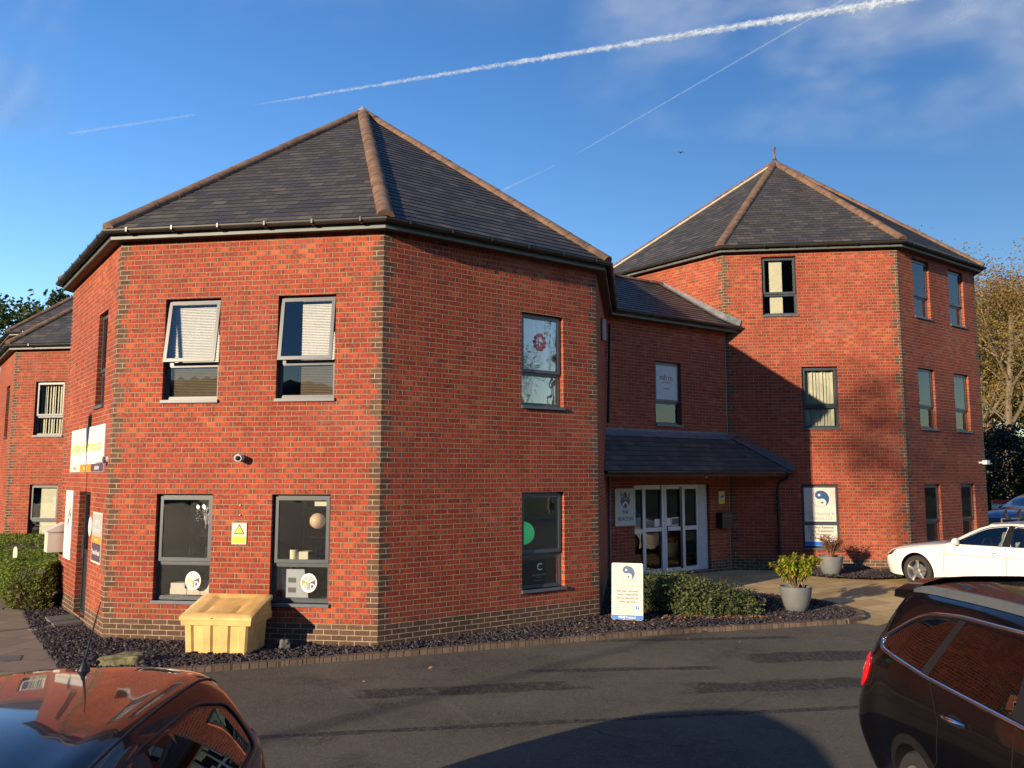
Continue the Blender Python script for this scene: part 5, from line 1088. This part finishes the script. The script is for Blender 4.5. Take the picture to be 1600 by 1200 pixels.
# ------------------------------------------------------------------ things on the walls of the nearest tower
f0, f1, f7, f2 = NF[0], NF[1], NF[7], NF[2]
def cctv(fr, u, z, label, s=1.0, out=.0, sw=0):
    mb = MB(); o = Vector(fr(u, z, 0)); n = Vector((fr.n.x, fr.n.y, 0)); t = Vector((fr.t.x, fr.t.y, 0)); dr = (n + t * sw + Vector((0, 0, -.12))).normalized()
    rt = empty('security_camera', o, label=label, cat='camera', group='security cameras on the brick walls')
    mb.tube([o, o + n * .035 * s], [.055 * s, .050 * s], 18); mb.tube([o + n * .03 * s, o + n * .07 * s], .022 * s, 10); a = mb.build('mount', 'white', smooth=True, angle=40)
    mb = MB(); c = o + n * .075 * s; mb.tube([c - dr * .03 * s, c + dr * .085 * s, c + dr * .095 * s], [.052 * s, .055 * s, .050 * s], 20); b = mb.build('housing', 'white', smooth=True, angle=40)
    mb = MB(); mb.tube([c + dr * .094 * s, c + dr * .098 * s], .036 * s, 18); mb.ball(c + dr * .092 * s, .024 * s, 12); l_ = mb.build('lens', 'black', smooth=True, angle=40)
    for q in (a, b, l_): reparent_keep(q, rt)
cctv(f0, 2.06, 2.625, 'small white round camera on the front brick wall between the upper and lower windows', 1.0, 0, .35); cctv(f7, 3.93, 2.60, 'white camera on the left wall beside the long showroom sign', 1.0, 0, -.9)
def signboard(name, fr, u0, z0, u1, z1, matk, label, cat, d=.004, th=.012, rad=0, group=None):
    mb = MB(); poly(mb, fr, rounded([(u0, z0), (u1, z0), (u1, z1), (u0, z1)], max(.001, rad), 3), d + th, 0, th); mb.box(fr, (u0 + .01, z0 + .01, d), (u1 - .01, z1 - .01, d + th - .001)); o = mb.build(name, matk); return tag(o, label, cat, group)
def panel(parent, fr, u0, z0, u1, z1, d, matk, name='panel', th=.0015):
    mb = MB(); mb.box(fr, (u0, z0, d), (u1, z1, d + th)); return mb.build(name, matk, parent)
# yellow warning notice
o = signboard('warning_sign', f0, 1.965, 1.385, 2.19, 1.69, 'offwhite', 'small yellow and white warning notice with black triangle between the two lower windows', 'sign')
panel(o, f0, 1.975, 1.40, 2.18, 1.50, .0165, 'yellow', 'text_panel')
for d_, sc_, k in ((.0165, 1.05, 'black'), (.0185, .76, 'yellow')):
    mb = MB(); cu, cz = 2.078, 1.577; poly(mb, f0, [(cu + .092 * sc_ * math.cos(R_(q)), cz + .092 * sc_ * math.sin(R_(q))) for q in (90, 210, 330)], d_ + .0015, 0, .0015); mb.build('triangle', k, o)
text('!', .10, f0, 2.078, 1.582, .021, 'ink', o); 
for i, t_ in enumerate(('Caution hot surface', 'these vents may be', 'hot do not touch')): text(t_, .021, f0, 2.078, 1.475 - i * .026, .019, 'ink', o)
for z in (1.94, 1.80): mb = MB(); mb.ball(f0(2.08, z, .012), (.016, .016, .012), 10); tag(mb.build('vent_cap', 'offwhite', smooth=True), 'tiny cream wall cap in the brickwork, the %s of two above the yellow notice' % ('upper' if z > 1.9 else 'lower'), 'vent cap', 'tiny cream wall caps')
# round cube-logo stickers in the two lower front windows
def fep(u, z, left, label):
    D = -RV + .004; mb = MB(); disc(mb, f0, u, z, D + .004, .135, th=.003, ru=.122); o = mb.build('window_sticker', 'white'); tag(o, label, 'sticker', 'round cube-logo stickers'); r = .108; c30 = .90
    A = [(u, z), (u - r * .94, z + r * .50), (u - r * .94, z - r * .46), (u, z - r * 1.04)]; Bq = [(u, z), (u + r * .94, z + r * .50), (u + r * .94, z - r * .46), (u, z - r * 1.04)]; Cq = [(u, z + .01), (u + r * .92, z + r * .56), (u, z + r * 1.08), (u - r * .92, z + r * .56)]
    for P_, k, nm in ((A, left, 'left_face'), (Bq, 'purple', 'right_face'), (Cq, 'greyp' if left == 'orange' else 'offwhite', 'top_face')):
        c = (sum(p[0] for p in P_) / 4, sum(p[1] for p in P_) / 4); mb = MB(); poly(mb, f0, [(c[0] + (p[0] - c[0]) * .93, c[1] + (p[1] - c[1]) * .93) for p in P_], D + .006, 0, .0015); mb.build('cube_face', k, o)
    text('e', .175, f0, u - .055, z - .035, D + .0065, 'white', o, bold=.002); text('p', .175, f0, u + .055, z - .035, D + .0065, 'white', o, bold=.002); text('f', .12, f0, u, z + .068, D + .0065, 'white', o, bold=.001)
fep(1.335, .845, 'olive', 'round white sticker with yellow-green cube logo in the lower left front window'); fep(3.10, .845, 'orange', 'round white sticker with orange cube logo in the lower right front window')
# inside the ground floor rooms
def at0(u, z, dep): return Vector(f0(u, z, -RV - dep))
def room_box(name, fr, u0, z0, d0, u1, z1, d1, matk, label, cat, **k):
    mb = MB(); mb.box(fr, (u0, z0, d0), (u1, z1, d1)); return tag(mb.build(name, matk), label, cat, **k)
root = empty('chandelier', at0(1.35, 2.0, .5), label='ornate chandelier with lit bulbs hanging inside the lower left front window', cat='chandelier'); rr = random.Random(4); mb = MB(); gb = MB(); c = at0(1.30, 1.86, .42)
for k in range(8):
    a = k * .785; e = c + Vector((.16 * math.cos(a), .16 * math.sin(a), 0)); mb.tube([c + Vector((0, 0, .05)), c + Vector((.08 * math.cos(a), .08 * math.sin(a), -.05)), e], .006, 5); gb2 = MB(); gb2.ball(e + Vector((0, 0, .035)), (.018, .018, .03), 8); reparent_keep(gb2.build('bulb', 'glow', smooth=True), root)
    for q in range(5): mb.ball(e + Vector((rr.uniform(-.04, .04), rr.uniform(-.04, .04), -.03 - q * .035)), .009, 6)
mb.tube([c, c + Vector((0, 0, .6))], .006, 5)
for q in range(26): x = rr.uniform(-.05, .12); mb.tube([c + Vector((x, rr.uniform(-.06, .06), -.06)), c + Vector((x, rr.uniform(-.06, .06), -.12 - rr.random() * .22))], .004, 4)
reparent_keep(mb.build('crystal_frame', 'white', smooth=True), root)
mb = MB(); mb.ball(at0(3.07, 1.70, .35), .115, 24); o = mb.build('globe_lamp', 'peach', smooth=True); tag(o, 'peach glass globe lamp hanging inside the lower right front window', 'lamp'); mb = MB(); mb.tube([at0(3.07, 1.8, .35), at0(3.07, 2.6, .35)], .006, 5); mb.build('cable', 'black', o)
mb = MB(); q = Vector(f1(2.90, 1.42, -RV - .36)); mb.ball(q, .19, 24); o = mb.build('globe_lamp', 'greeng', smooth=True); tag(o, 'green glass globe lamp inside the lower window of the right-hand face', 'lamp'); mb = MB(); mb.tube([q, q + Vector((0, 0, 1.2))], .006, 5); mb.build('cable', 'black', o)
bb = lambda *a: room_box('carton', f0, *a, 'offwhite', None, None)
for i, (u, z, w_, h, lb) in enumerate(((.92, .63, .26, .085, 'lowest left'), (.93, .715, .22, .08, 'upper left'), (1.19, .63, .2, .09, 'middle'), (1.40, .63, .20, .16, 'right'))):
    o = room_box('carton', f0, u, z, -.42, u + w_, z + h, -.20, 'offwhite', 'pale carton on the sill of the lower left front window, %s of the four' % lb, 'carton', group='pale cartons on the window sill')
room_box('carton', f0, 1.57, .63, -.35, 1.63, .93, -.22, 'silverp', 'upright pale green box at the right end of the lower left front window', 'box')
room_box('window_board', f0, .70, .575, -.55, 1.72, .60, -.14, 'wood', 'inner sill board behind the lower left front window', 'sill board'); room_box('window_board', f0, 2.50, .575, -.55, 3.50, .60, -.14, 'wood', 'inner sill board behind the lower right front window', 'sill board')
for u0, lab in ((.72, 'left'), (2.6, 'right')):
    root = empty('shelf_unit', at0(u0 + .5, .1, 1.0), label='dim wooden shelf unit inside the lower %s front window' % lab, cat='shelves'); mb = MB()
    for z in (.5, .95, 1.4, 1.85): mb.box(f0, (u0, z, -1.35), (u0 + 1.3, z + .025, -1.05))
    mb.box(f0, (u0, .0, -1.35), (u0 + .03, 2.4, -1.05)); mb.box(f0, (u0 + 1.27, .0, -1.35), (u0 + 1.3, 2.4, -1.05)); reparent_keep(mb.build('frame', 'wood'), root); rr = random.Random(int(u0 * 10))
    for z in (.525, .975, 1.425, 1.875):
        u = u0 + .06
        while u < u0 + 1.1:
            w_, h = rr.uniform(.08, .2), rr.uniform(.1, .3); mb = MB(); mb.box(f0, (u, z, -1.3), (u + w_, z + h, -1.1)); reparent_keep(mb.build('stock_box', rr.choice(['room', 'stone', 'greyp', 'wood'])), root); u += w_ + .03
mb = MB(); mb.lathe([(0, 1.13), (.10, 1.13), (.105, 1.30), (0, 1.30)], (0, 0, 0), 12); 
o = MB(); c = at0(2.80, 1.135, .15); o.lathe([(0, 0), (.055, 0), (.06, .16), (0, .16)], c, 16); tag(o.build('jar', 'blind', smooth=True, angle=40), 'cream jar standing low in the lower right front window', 'jar')
room_box('carton', f0, 2.88, 1.11, -.42, 3.02, 1.27, -.24, 'blind', 'yellowish carton beside the cream jar in the right front window', 'carton')
room_box('window_shelf', f0, 2.58, 1.08, -.5, 3.42, 1.10, -.2, 'wood', 'shelf across the middle of the lower right front window', 'shelf')
mb = MB(); poly(mb, f0, [(2.63, 1.02), (2.66, .62), (3.05, .62), (2.98, 1.02)], -.22, 0, .02); o = mb.build('display_board', 'silverp'); tag(o, 'pale green display card with two dark squares in the right front window', 'card')
for z in (.83, .69): panel(o, f0, 2.74, z, 2.86, z + .07, -.219, 'ink', 'dark_square')
room_box('price_card', f0, 3.15, 1.93, -.13, 3.36, 2.02, -.125, 'blind', 'cream card stuck in the upper right corner of the right front window', 'card')
mb = MB(); mb.ball(at0(2.78, 1.075, .10), (.035, .035, .045), 10); tag(mb.build('ornament', 'redp', smooth=True), 'small red ornament on the shelf above the orange cube sticker', 'ornament')
# right-hand face: black sign with letter C, and a rose emblem above
D = -RV + .004
o = signboard('window_sign', f1, 2.58, .63, 3.28, 1.02, 'black', 'glossy black window sign with a white C in the lower right-hand face window', 'sign', d=D, th=.003)
text('C', .16, f1, 2.95, .895, D + .0045, 'white', o, bold=.003); text('COLLINGWOOD', .035, f1, 2.93, .775, D + .0045, 'inkl', o); text('LIGHTING', .022, f1, 2.93, .735, D + .0045, 'inkl', o); text('www.lighting.com', .024, f1, 2.93, .69, D + .0045, 'inkl', o)
D = -RV + .040; mb = MB()
for k in range(10): disc(mb, f1, 2.95 + .105 * math.cos(k * .628), 4.56 + .12 * math.sin(k * .628), D + .004 + k * .0002, .034, n=10)
for k in range(4): disc(mb, f1, 2.95 + .045 * math.cos(k * 1.57 + .3), 4.52 + .05 * math.sin(k * 1.57 + .3), D + .0062 + k * .0002, .026, n=10)
simple('crimson', 'faded_crimson_print', (.26, .07, .10), .6); o = mb.build('window_emblem', 'crimson'); tag(o, 'round crimson wreath emblem in the upper right-hand face window', 'emblem'); mb = MB(); disc(mb, f1, 2.95, 4.60, D + .0095, .035, n=14); mb.build('wreath_pale_disc', 'silverp', o)  # small pale disc set on the wreath
# left face: long sign, banner, door, post box, small sign, oval
o = signboard('showroom_sign', f7, .86, 2.42, 3.76, 3.16, 'white', 'long white showroom sign with orange and purple blocks on the left wall', 'sign', th=.02)
text('Lighting Showroom.com', .27, f7, 2.30, 2.84, .026, 'olive', o, sx=.98); panel(o, f7, .865, 2.425, 1.83, 2.55, .0245, 'offwhite'); panel(o, f7, 1.84, 2.425, 2.79, 2.55, .0245, 'orange'); panel(o, f7, 2.80, 2.425, 3.755, 2.55, .0245, 'purple')
text('fittings', .09, f7, 1.35, 2.49, .027, 'inkl', o); text('electrical', .09, f7, 2.31, 2.49, .027, 'white', o); text('plumbing', .10, f7, 3.28, 2.49, .027, 'white', o, bold=.002)
o = signboard('tall_banner', f7, .62, .90, 1.32, 2.10, 'white', 'tall white banner board left of the dark side door', 'sign', th=.02)
rr = random.Random(8)
for i in range(9): mb = MB(); u, z = .97 + rr.uniform(-.15, .2), 1.62 + rr.uniform(-.14, .16); poly(mb, f7, [(u, z), (u + .07, z + .05), (u + .10, z + .13), (u + .02, z + .09)], .026 + i * .0003, 0, .001); mb.build('brush_mark', rr.choice(['orange', 'olive', 'greyp', 'ink', 'redp']), o)
mb = MB(); D2 = -RV - .02; opening_frame(mb, f7, 1.80, 2.78, .08, 2.10, .06, D2 - .04, D2 + .03); mb.box(f7, (1.86, .14, D2 - .02), (2.72, 1.05, D2 + .012)); mb.box(f7, (1.86, 1.05, D2 - .02), (2.72, 1.13, D2 + .02)); o = mb.build('side_door', 'darkdoor'); 
mb = MB(); mb.box(f7, (1.86, 1.13, D2 - .012), (2.72, 2.04, D2 - .004)); g_ = mb.build('door_pane', 'glass', o); mb = MB(); mb.tube([f7(1.93, 1.0, D2 + .06), f7(1.93, 1.35, D2 + .06)], .012, 8); mb.build('door_handle', 'chrome', o); bpy.data.objects['office_tower']; reparent_keep(o, nt)
o = signboard('wall_plaque', f7, 3.13, 1.03, 3.86, 1.80, 'offwhite', 'square grey, orange and purple plaque right of the dark side door', 'sign'); panel(o, f7, 3.16, 1.44, 3.83, 1.77, .0165, 'greyp'); panel(o, f7, 3.16, 1.33, 3.83, 1.44, .0166, 'orange'); panel(o, f7, 3.16, 1.06, 3.83, 1.33, .0167, 'purple')
text('Lighting', .14, f7, 3.49, 1.66, .0185, 'white', o); text('Showroom', .12, f7, 3.49, 1.53, .0185, 'white', o); text('electrical', .07, f7, 3.49, 1.385, .0185, 'white', o); text('Trade & Retail', .10, f7, 3.49, 1.19, .019, 'white', o, bold=.002)
mb = MB(); disc(mb, f7, 2.94, 1.56, .018, .155, th=.014, ru=.13); o = mb.build('oval_sign', 'white'); tag(o, 'white oval sign between the dark side door and the square plaque', 'sign'); text('i', .15, f7, 2.94, 1.56, .0185, 'ink', o)
root = empty('post_box', f7(.28, 1.2, .15), label='cream post box with pitched lid on the far left corner of the nearest tower', cat='post box'); mb = MB()
mb.box(f7, (.10, .98, .0), (.46, 1.36, .26)); reparent_keep(mb.build('box', 'offwhite'), root); mb = MB(); mb.face([f7(.08, 1.36, .30), f7(.48, 1.36, .30), f7(.48, 1.50, 0), f7(.08, 1.50, 0)]); mb.face([f7(.08, 1.345, .30), f7(.48, 1.345, .30), f7(.48, 1.36, .30), f7(.08, 1.36, .30)])
for u in (.08, .48): mb.face([f7(u, 1.345, .30), f7(u, 1.345, 0), f7(u, 1.50, 0), f7(u, 1.36, .30)])
reparent_keep(mb.build('lid', 'offwhite'), root)
# far face bulkhead
mb = MB(); mb.box(f2, (1.9, 5.0, .0), (2.05, 5.45, .03)); o = mb.build('bulkhead_light', 'black'); tag(o, 'slim white bulkhead light high on the shaded face above the canopy', 'light'); mb = MB(); mb.box(f2, (1.915, 5.02, .03), (2.035, 5.43, .10)); mb.build('diffuser', 'white', o)
# ------------------------------------------------------------------ entrance wall
o = signboard('building_plaque', lf, .22, 1.25, .83, 2.07, 'silverp', 'silver plaque with a dark crest reading THE BEACON left of the entrance doors', 'sign', th=.02)
mb = MB()
for sd in (-1, 1):
    poly(mb, lf, [(.525 + sd * .03, 1.74), (.525 + sd * .11, 1.70), (.525 + sd * .15, 1.80), (.525 + sd * .11, 1.88), (.525 + sd * .15, 1.98), (.525 + sd * .10, 1.96), (.525 + sd * .09, 1.86), (.525 + sd * .05, 1.90)][::sd], .027, 0, .002)
poly(mb, lf, [(.46, 1.92), (.49, 1.86), (.56, 1.86), (.59, 1.92), (.56, 1.99), (.49, 1.99)], .0275, 0, .002); mb.build('crest', 'ink', o)
mb = MB(); poly(mb, lf, [(.44, 1.84), (.44, 1.70), (.525, 1.62), (.61, 1.70), (.61, 1.84)], .0280, 0, .002); mb.build('shield', 'purple', o); mb = MB(); poly(mb, lf, [(.445, 1.68), (.525, 1.76), (.605, 1.68), (.605, 1.72), (.525, 1.80), (.445, 1.72)], .0295, 0, .001); mb.build('chevron', 'white', o)
text('THE', .115, lf, .525, 1.545, .027, 'ink', o); text('BEACON', .125, lf, .525, 1.40, .027, 'ink', o, sx=.92)
o = signboard('camera_notice', lf, 3.645, 1.67, 3.86, 1.97, 'offwhite', 'small yellow and white camera notice on the shaded wall above the black letterbox', 'sign'); panel(o, lf, 3.655, 1.68, 3.85, 1.76, .0165, 'yellow'); panel(o, lf, 3.655, 1.925, 3.85, 1.96, .0165, 'yellow'); mb = MB(); poly(mb, lf, [(3.69, 1.82), (3.76, 1.89), (3.82, 1.86), (3.80, 1.81), (3.74, 1.83), (3.72, 1.79)], .018, 0, .001); mb.build('camera_symbol', 'navy', o); text('CCTV', .05, lf, 3.755, 1.72, .0175, 'ink', o)
root = empty('letterbox', lf(3.78, 1.28, .1), label='black metal letterbox mounted beside the entrance under the camera notice', cat='letterbox'); mb = MB(); mb.box(lf, (3.55, 1.09, .0), (3.95, 1.44, .19)); reparent_keep(mb.build('box', 'black'), root); mb = MB(); mb.box(lf, (3.54, 1.445, .0), (3.96, 1.46, .205)); reparent_keep(mb.build('lid', 'black'), root); mb = MB(); mb.box(lf, (3.60, 1.36, .19), (3.90, 1.39, .194)); reparent_keep(mb.build('slot', 'ink'), root)
mb = MB(); mb.ball(lf(2.35, 2.33, .75), (.05, .05, .035), 12); tag(mb.build('soffit_light', 'white', smooth=True), 'small white dome light under the canopy above the entrance doors', 'light')
# downpipes
rf = FF[0]; rr2 = FF[1]
mb = MB(); mb.tube([rf(1.38, 2.40, .28), rf(1.36, 2.30, .22), rf(1.20, 2.20, .08), rf(1.15, 2.08, .07), rf(1.15, .12, .07)], .035, 12); o = mb.build('downpipe', 'black', smooth=True); tag(o, 'black downpipe at the right end of the entrance canopy', 'downpipe')
for z in (.6, 1.5): mb = MB(); mb.box(rf, (1.09, z, .0), (1.21, z + .04, .11)); mb.build('bracket', 'black', o)
mb = MB(); mb.tube([f2(3.95, 5.7, .12), f2(3.95, 3.5, .06)], .035, 10); tag(mb.build('downpipe', 'black', smooth=True), 'short black downpipe in the shaded corner above the canopy', 'downpipe')
mb = MB(); mb.tube([f2(3.9, 2.35, .06), f2(3.9, .05, .06)], .032, 10); tag(mb.build('downpipe', 'leadd', smooth=True), 'grey downpipe under the canopy left of the silver plaque', 'downpipe')
# yin-yang boards
def yinyang(fr, u, z, r, d, parent):
    mb = MB(); disc(mb, fr, u, z, d + .001, r * 1.04, n=40, th=.001); e_ = mb.build('emblem', 'ink', parent); mb = MB(); disc(mb, fr, u, z, d + .002, r, n=40, th=.001); mb.build('emblem_pale_half', 'offwhite', e_)
    pts_ = [(u + r * math.cos(R_(a)), z + r * math.sin(R_(a))) for a in range(110, -71, -6)]; ax = (math.cos(R_(110)), math.sin(R_(110)))
    c2 = (u - ax[0] * r / 2, z - ax[1] * r / 2); pts_ += [(c2[0] + r / 2 * math.cos(R_(a)), c2[1] + r / 2 * math.sin(R_(a))) for a in range(-70, 111, 10)][1:]
    c1 = (u + ax[0] * r / 2, z + ax[1] * r / 2); pts_ += [(c1[0] + r / 2 * math.cos(R_(a)), c1[1] + r / 2 * math.sin(R_(a))) for a in range(290, 109, -10)][1:-1]
    from mathutils.geometry import tessellate_polygon
    tri = tessellate_polygon([[Vector((a, b, 0)) for a, b in pts_]]); mb = MB()
    for t3 in tri: mb.face([fr(pts_[i][0], pts_[i][1], d + .0035) for i in t3])
    mb.build('emblem_blue_half', 'navyb', e_); mb = MB(); disc(mb, fr, c1[0], c1[1], d + .0048, r * .16, n=14, th=.001); mb.build('emblem_dot', 'offwhite', e_); mb = MB(); disc(mb, fr, c2[0], c2[1], d + .0048, r * .14, n=14, th=.001); mb.build('emblem_dot', 'ink', e_)
simple('navyb', 'deep_blue_print', (.035, .09, .22), .4)
D = -RV + .06
o = signboard('window_board', rf, 1.79, 1.24, 2.53, 2.06, 'offwhite', 'white board with blue yin-yang emblem filling the window behind the farther planter', 'sign', d=D - .004, th=.008); yinyang(rf, 2.18, 1.79, .195, D + .005, o)
text('CB Hearing &', .115, rf, 2.17, 1.435, D + .006, 'inkl', o, bold=.001); text('Balance Ltd', .115, rf, 2.17, 1.325, D + .006, 'inkl', o, bold=.001)
o = signboard('service_board', rf, 1.78, .66, 2.54, 1.15, 'offwhite', 'white board listing ear services below the yin-yang window board', 'sign', d=D - .004, th=.008); panel(o, rf, 1.785, .665, 2.535, .76, D + .0045, 'bluep')
for i, t_ in enumerate(('Ear Wax Removal', 'Diary Treatments', 'Ear Protection', '& Hearing Tests')): text(t_, .082, rf, 2.16, 1.10 - i * .085, D + .006, 'ink', o, bold=.001)
class SF(Fr): pass
sfr = Fr((1.63, 14.02), (2.13, 13.88)); base_ = sfr
def lean(u, z, d): x, y, zz = base_(u, z, d - .10 * (z)); return (x, y, zz)
mb = MB(); poly(mb, lean, rounded([(0, .03), (.515, .03), (.515, .93), (0, .93)], .03, 4), .012, 0, .012); mb.box(lean, (.01, .04, -.001), (.505, .92, .011)); o = mb.build('pavement_sign', 'cream'if 'cream' in M else 'offwhite'); tag(o, 'cream advertising board with yin-yang emblem standing in the slate by the tower corner', 'sign')
mb = MB(); mb.tube([base_(.1, .85, -.10), base_(.1, .0, -.42)], .012, 6); mb.build('prop_leg', 'black', o); mb = MB(); mb.tube([base_(.42, .85, -.10), base_(.42, .0, -.42)], .012, 6); mb.build('prop_leg', 'black', o)
yinyang(lean, .26, .765, .115, .0125, o); panel(o, lean, .005, .035, .51, .105, .0125, 'bluep', 'blue_band'); text('NHS', .055, lean, .17, .07, .0145, 'white', o, bold=.002); text('Trained', .052, lean, .31, .07, .0145, 'white', o, bold=.001)
text('CB Hearing & Balance', .047, lean, .26, .565, .013, 'inkl', o)
for i, t_ in enumerate(('Ear wax removal', 'Diary treatments', 'Ear protection &', 'Hearing tests')): text(t_, .050, lean, .26, .485 - i * .056, .013, 'ink', o, bold=.0006)
for i, t_ in enumerate(('Open times', 'Monday-Friday 9am-5pm', 'www.cbhearingbalance')): text(t_, .026, lean, .05, .255 - i * .035, .013, 'inkl', o, align='LEFT')
mb = MB(); mb.box(lean, (.40, .20, .0125), (.45, .255, .014)); mb.build('blue_square', 'bluep', o); text('f', .05, lean, .428, .226, .0145, 'white', o, bold=.002)
mb = MB(); mb.tube([rr2(3.86, 2.70, 0), rr2(3.80, 2.70, .18)], [.03, .03], 8); mb.box(rr2, (3.72, 2.65, .14), (3.90, 2.76, .26)); tag(mb.build('wall_light', 'white'), 'small white floodlight near the far right corner of the three-storey tower', 'light')
# mhm-style poster in the link window
D = -RV + .06; o = signboard('window_poster', lf, 1.62, 4.13, 2.36, 4.95, 'poster' if 'poster' in M else 'silverp', 'pale blue poster with small mhm lettering in the link block window', 'sign', d=D - .018, th=.005); text('mh', .20, lf, 1.88, 4.66, D - .012, 'ink', o); text('m', .20, lf, 2.12, 4.66, D - .012, 'redp', o); text('marketing', .07, lf, 1.97, 4.55, D - .012, 'inkl', o); text('www.mhm', .045, lf, 1.97, 4.40, D - .012, 'redp', o)
# small bird far off in the sky
mb = MB(); cbird = Vector((23, 110, 46)); 
for sd in (-1, 1): mb.tube([cbird, cbird + Vector((sd * .25, 0, .12)), cbird + Vector((sd * .5, .1, .02))], [.06, .05, .01], 5)
mb.ball(cbird, (.09, .3, .08), 8); tag(mb.build('bird', 'black', smooth=True), 'tiny dark bird high in the sky between the two roofs', 'bird')

# ------------------------------------------------------------------ vapour trails and high thin cloud
def cloudmat(key, name, dens, mode):
    m = bpy.data.materials.new(name); m.use_nodes = True; t = NT(m); t.n.remove(t.n['Principled BSDF']); out = t.n['Material Output']
    tr = t.new('ShaderNodeBsdfTransparent'); df = t.new('ShaderNodeBsdfDiffuse'); df.inputs[0].default_value = (.80, .90, 1, 1); tl = t.new('ShaderNodeBsdfTranslucent'); tl.inputs[0].default_value = (.80, .90, 1, 1); ad = t.new('ShaderNodeMixShader'); ad.inputs[0].default_value = .5; t.l.new(df.outputs[0], ad.inputs[1]); t.l.new(tl.outputs[0], ad.inputs[2])
    tc = t.new('ShaderNodeTexCoord').outputs['Object']
    if mode == 'trail':
        lw = t.new('ShaderNodeLayerWeight'); lw.inputs[0].default_value = .5; f = t.m('POWER', t.m('SUBTRACT', 1, lw.outputs['Facing']), 2.8); f = t.m('MULTIPLY', f, t.m('ADD', .45, t.sm(t.noise(.035, 5, .7, tc), .35, .65)))
        at = t.new('ShaderNodeAttribute', attribute_name='dens'); f = t.m('MULTIPLY', f, at.outputs['Fac'])
    else:
        mp = t.new('ShaderNodeMapping'); mp.inputs['Scale'].default_value = (.5, .5, 1); mp.inputs['Rotation'].default_value = (0, R_(25), 0); t.l.new(tc, mp.inputs[0]); f = t.m('MULTIPLY', t.sm(t.noise(.0006, 4, .55, mp.outputs[0]), .34, .78), t.m('ADD', .5, t.noise(.005, 6, .7, mp.outputs[0])))
        at = t.new('ShaderNodeAttribute', attribute_name='dens'); f = t.m('MULTIPLY', f, at.outputs['Fac'])
    f = t.m('MULTIPLY', f, dens, clamp=True); mx = t.new('ShaderNodeMixShader'); t.l.new(f, mx.inputs[0]); t.l.new(tr.outputs[0], mx.inputs[1]); t.l.new(ad.outputs[0], mx.inputs[2]); t.l.new(mx.outputs[0], out.inputs[0]); M[key] = m
cloudmat('trail', 'vapour_trail', .62, 'trail'); cloudmat('cirrus', 'thin_cloud', .75, 'sheet')
def trail(A, B, r0, r1, d0, d1, label, n=420, rough=.35, drip=0):
    A, B = Vector(A), Vector(B); mb = MB(); d = (B - A).normalized(); sd = d.cross(Vector((0, 0, 1))).normalized(); up = sd.cross(d); rows = []
    for i in range(n + 1):
        f = i / n; r = r0 + (r1 - r0) * f; c = A.lerp(B, f); row = []
        for k in range(16):
            a = 2 * math.pi * k / 16; w_ = 1 + rough * noise.noise(Vector((f * n * .5, math.cos(a) * 1.5, math.sin(a) * 1.5))) * 1.8 + rough * .35 * noise.noise(Vector((f * n * .12, math.cos(a), math.sin(a) + 5))) * 2
            if drip and math.sin(a) < 0: w_ *= 1 + drip * max(0, noise.noise(Vector((f * n * .35, 9, 2)))) * -math.sin(a) * 2
            row.append(c + (sd * math.cos(a) + up * math.sin(a)) * r * w_)
        rows.append(row)
    mb.grid(rows, 0, True); o = mb.build('vapour_trail', 'trail', smooth=True); at = o.data.attributes.new('dens', 'FLOAT', 'POINT'); v = []
    for i in range(n + 1): f = i / n; v += [(d0 + (d1 - d0) * f) * smst(0, .10, f)] * 16
    at.data.foreach_set('value', v); tag(o, label, 'vapour trail', 'vapour trails in the sky')
trail((-2205, 6577, 3000), (2582, 4979, 3000), 8.0, 30.0, 0.35, 1, 'long thick white vapour trail rising to the upper right', rough=0.34, drip=0.55)
trail((-3973, 7136, 3000), (-2655, 6725, 3000), 13.3, 9.0, 0.3, 0.25, 'short faint vapour trail left of the nearest roof peak', rough=0.5, drip=0.4)
trail((622, 8720, 3400), (2417, 5627, 3400), 7.9, 9.1, 0.55, 0.4, 'thin straight vapour trail running diagonally to the upper right', rough=0.12, drip=0)
trail((-155, 9812, 3400), (481, 8927, 3400), 15.9, 7.3, 0.3, 0.15, 'faint short end of the thin trail just above the nearest roof slope', rough=0.3, drip=0)
def cirrus(poly_, dens):
    """distant bank of thin cloud whose density falls to nothing at its edge"""
    mb = MB(); n = 24; (a, b, c_, d_) = [Vector(p) for p in poly_]; rows = [[a.lerp(b, i / n).lerp(d_.lerp(c_, i / n), j / n) + Vector((0, 40 * noise.noise(Vector((i * .3, j * .3, 0))), 0)) for i in range(n + 1)] for j in range(n + 1)]
    mb.grid(rows); o = mb.build('thin_cloud', 'cirrus', smooth=True); at = o.data.attributes.new('dens', 'FLOAT', 'POINT'); at.data.foreach_set('value', [dens * (math.sin(math.pi * i / n) * math.sin(math.pi * j / n)) ** .8 for j in range(n + 1) for i in range(n + 1)]); tag(o, kind='stuff')
cirrus([(476, 11977, 5034), (7532, 9908, 3758), (7121, 8649, 6597), (860, 10491, 7631)], 1.25)
cirrus([(-7533, 9908, 3756), (-5869, 10695, 4495), (-5192, 9760, 6842), (-6683, 9057, 6508)], .9)
cirrus([(-4334, 10759, 5873), (917, 11383, 6214), (1287, 10463, 7610), (-4095, 9979, 7258)], .35)
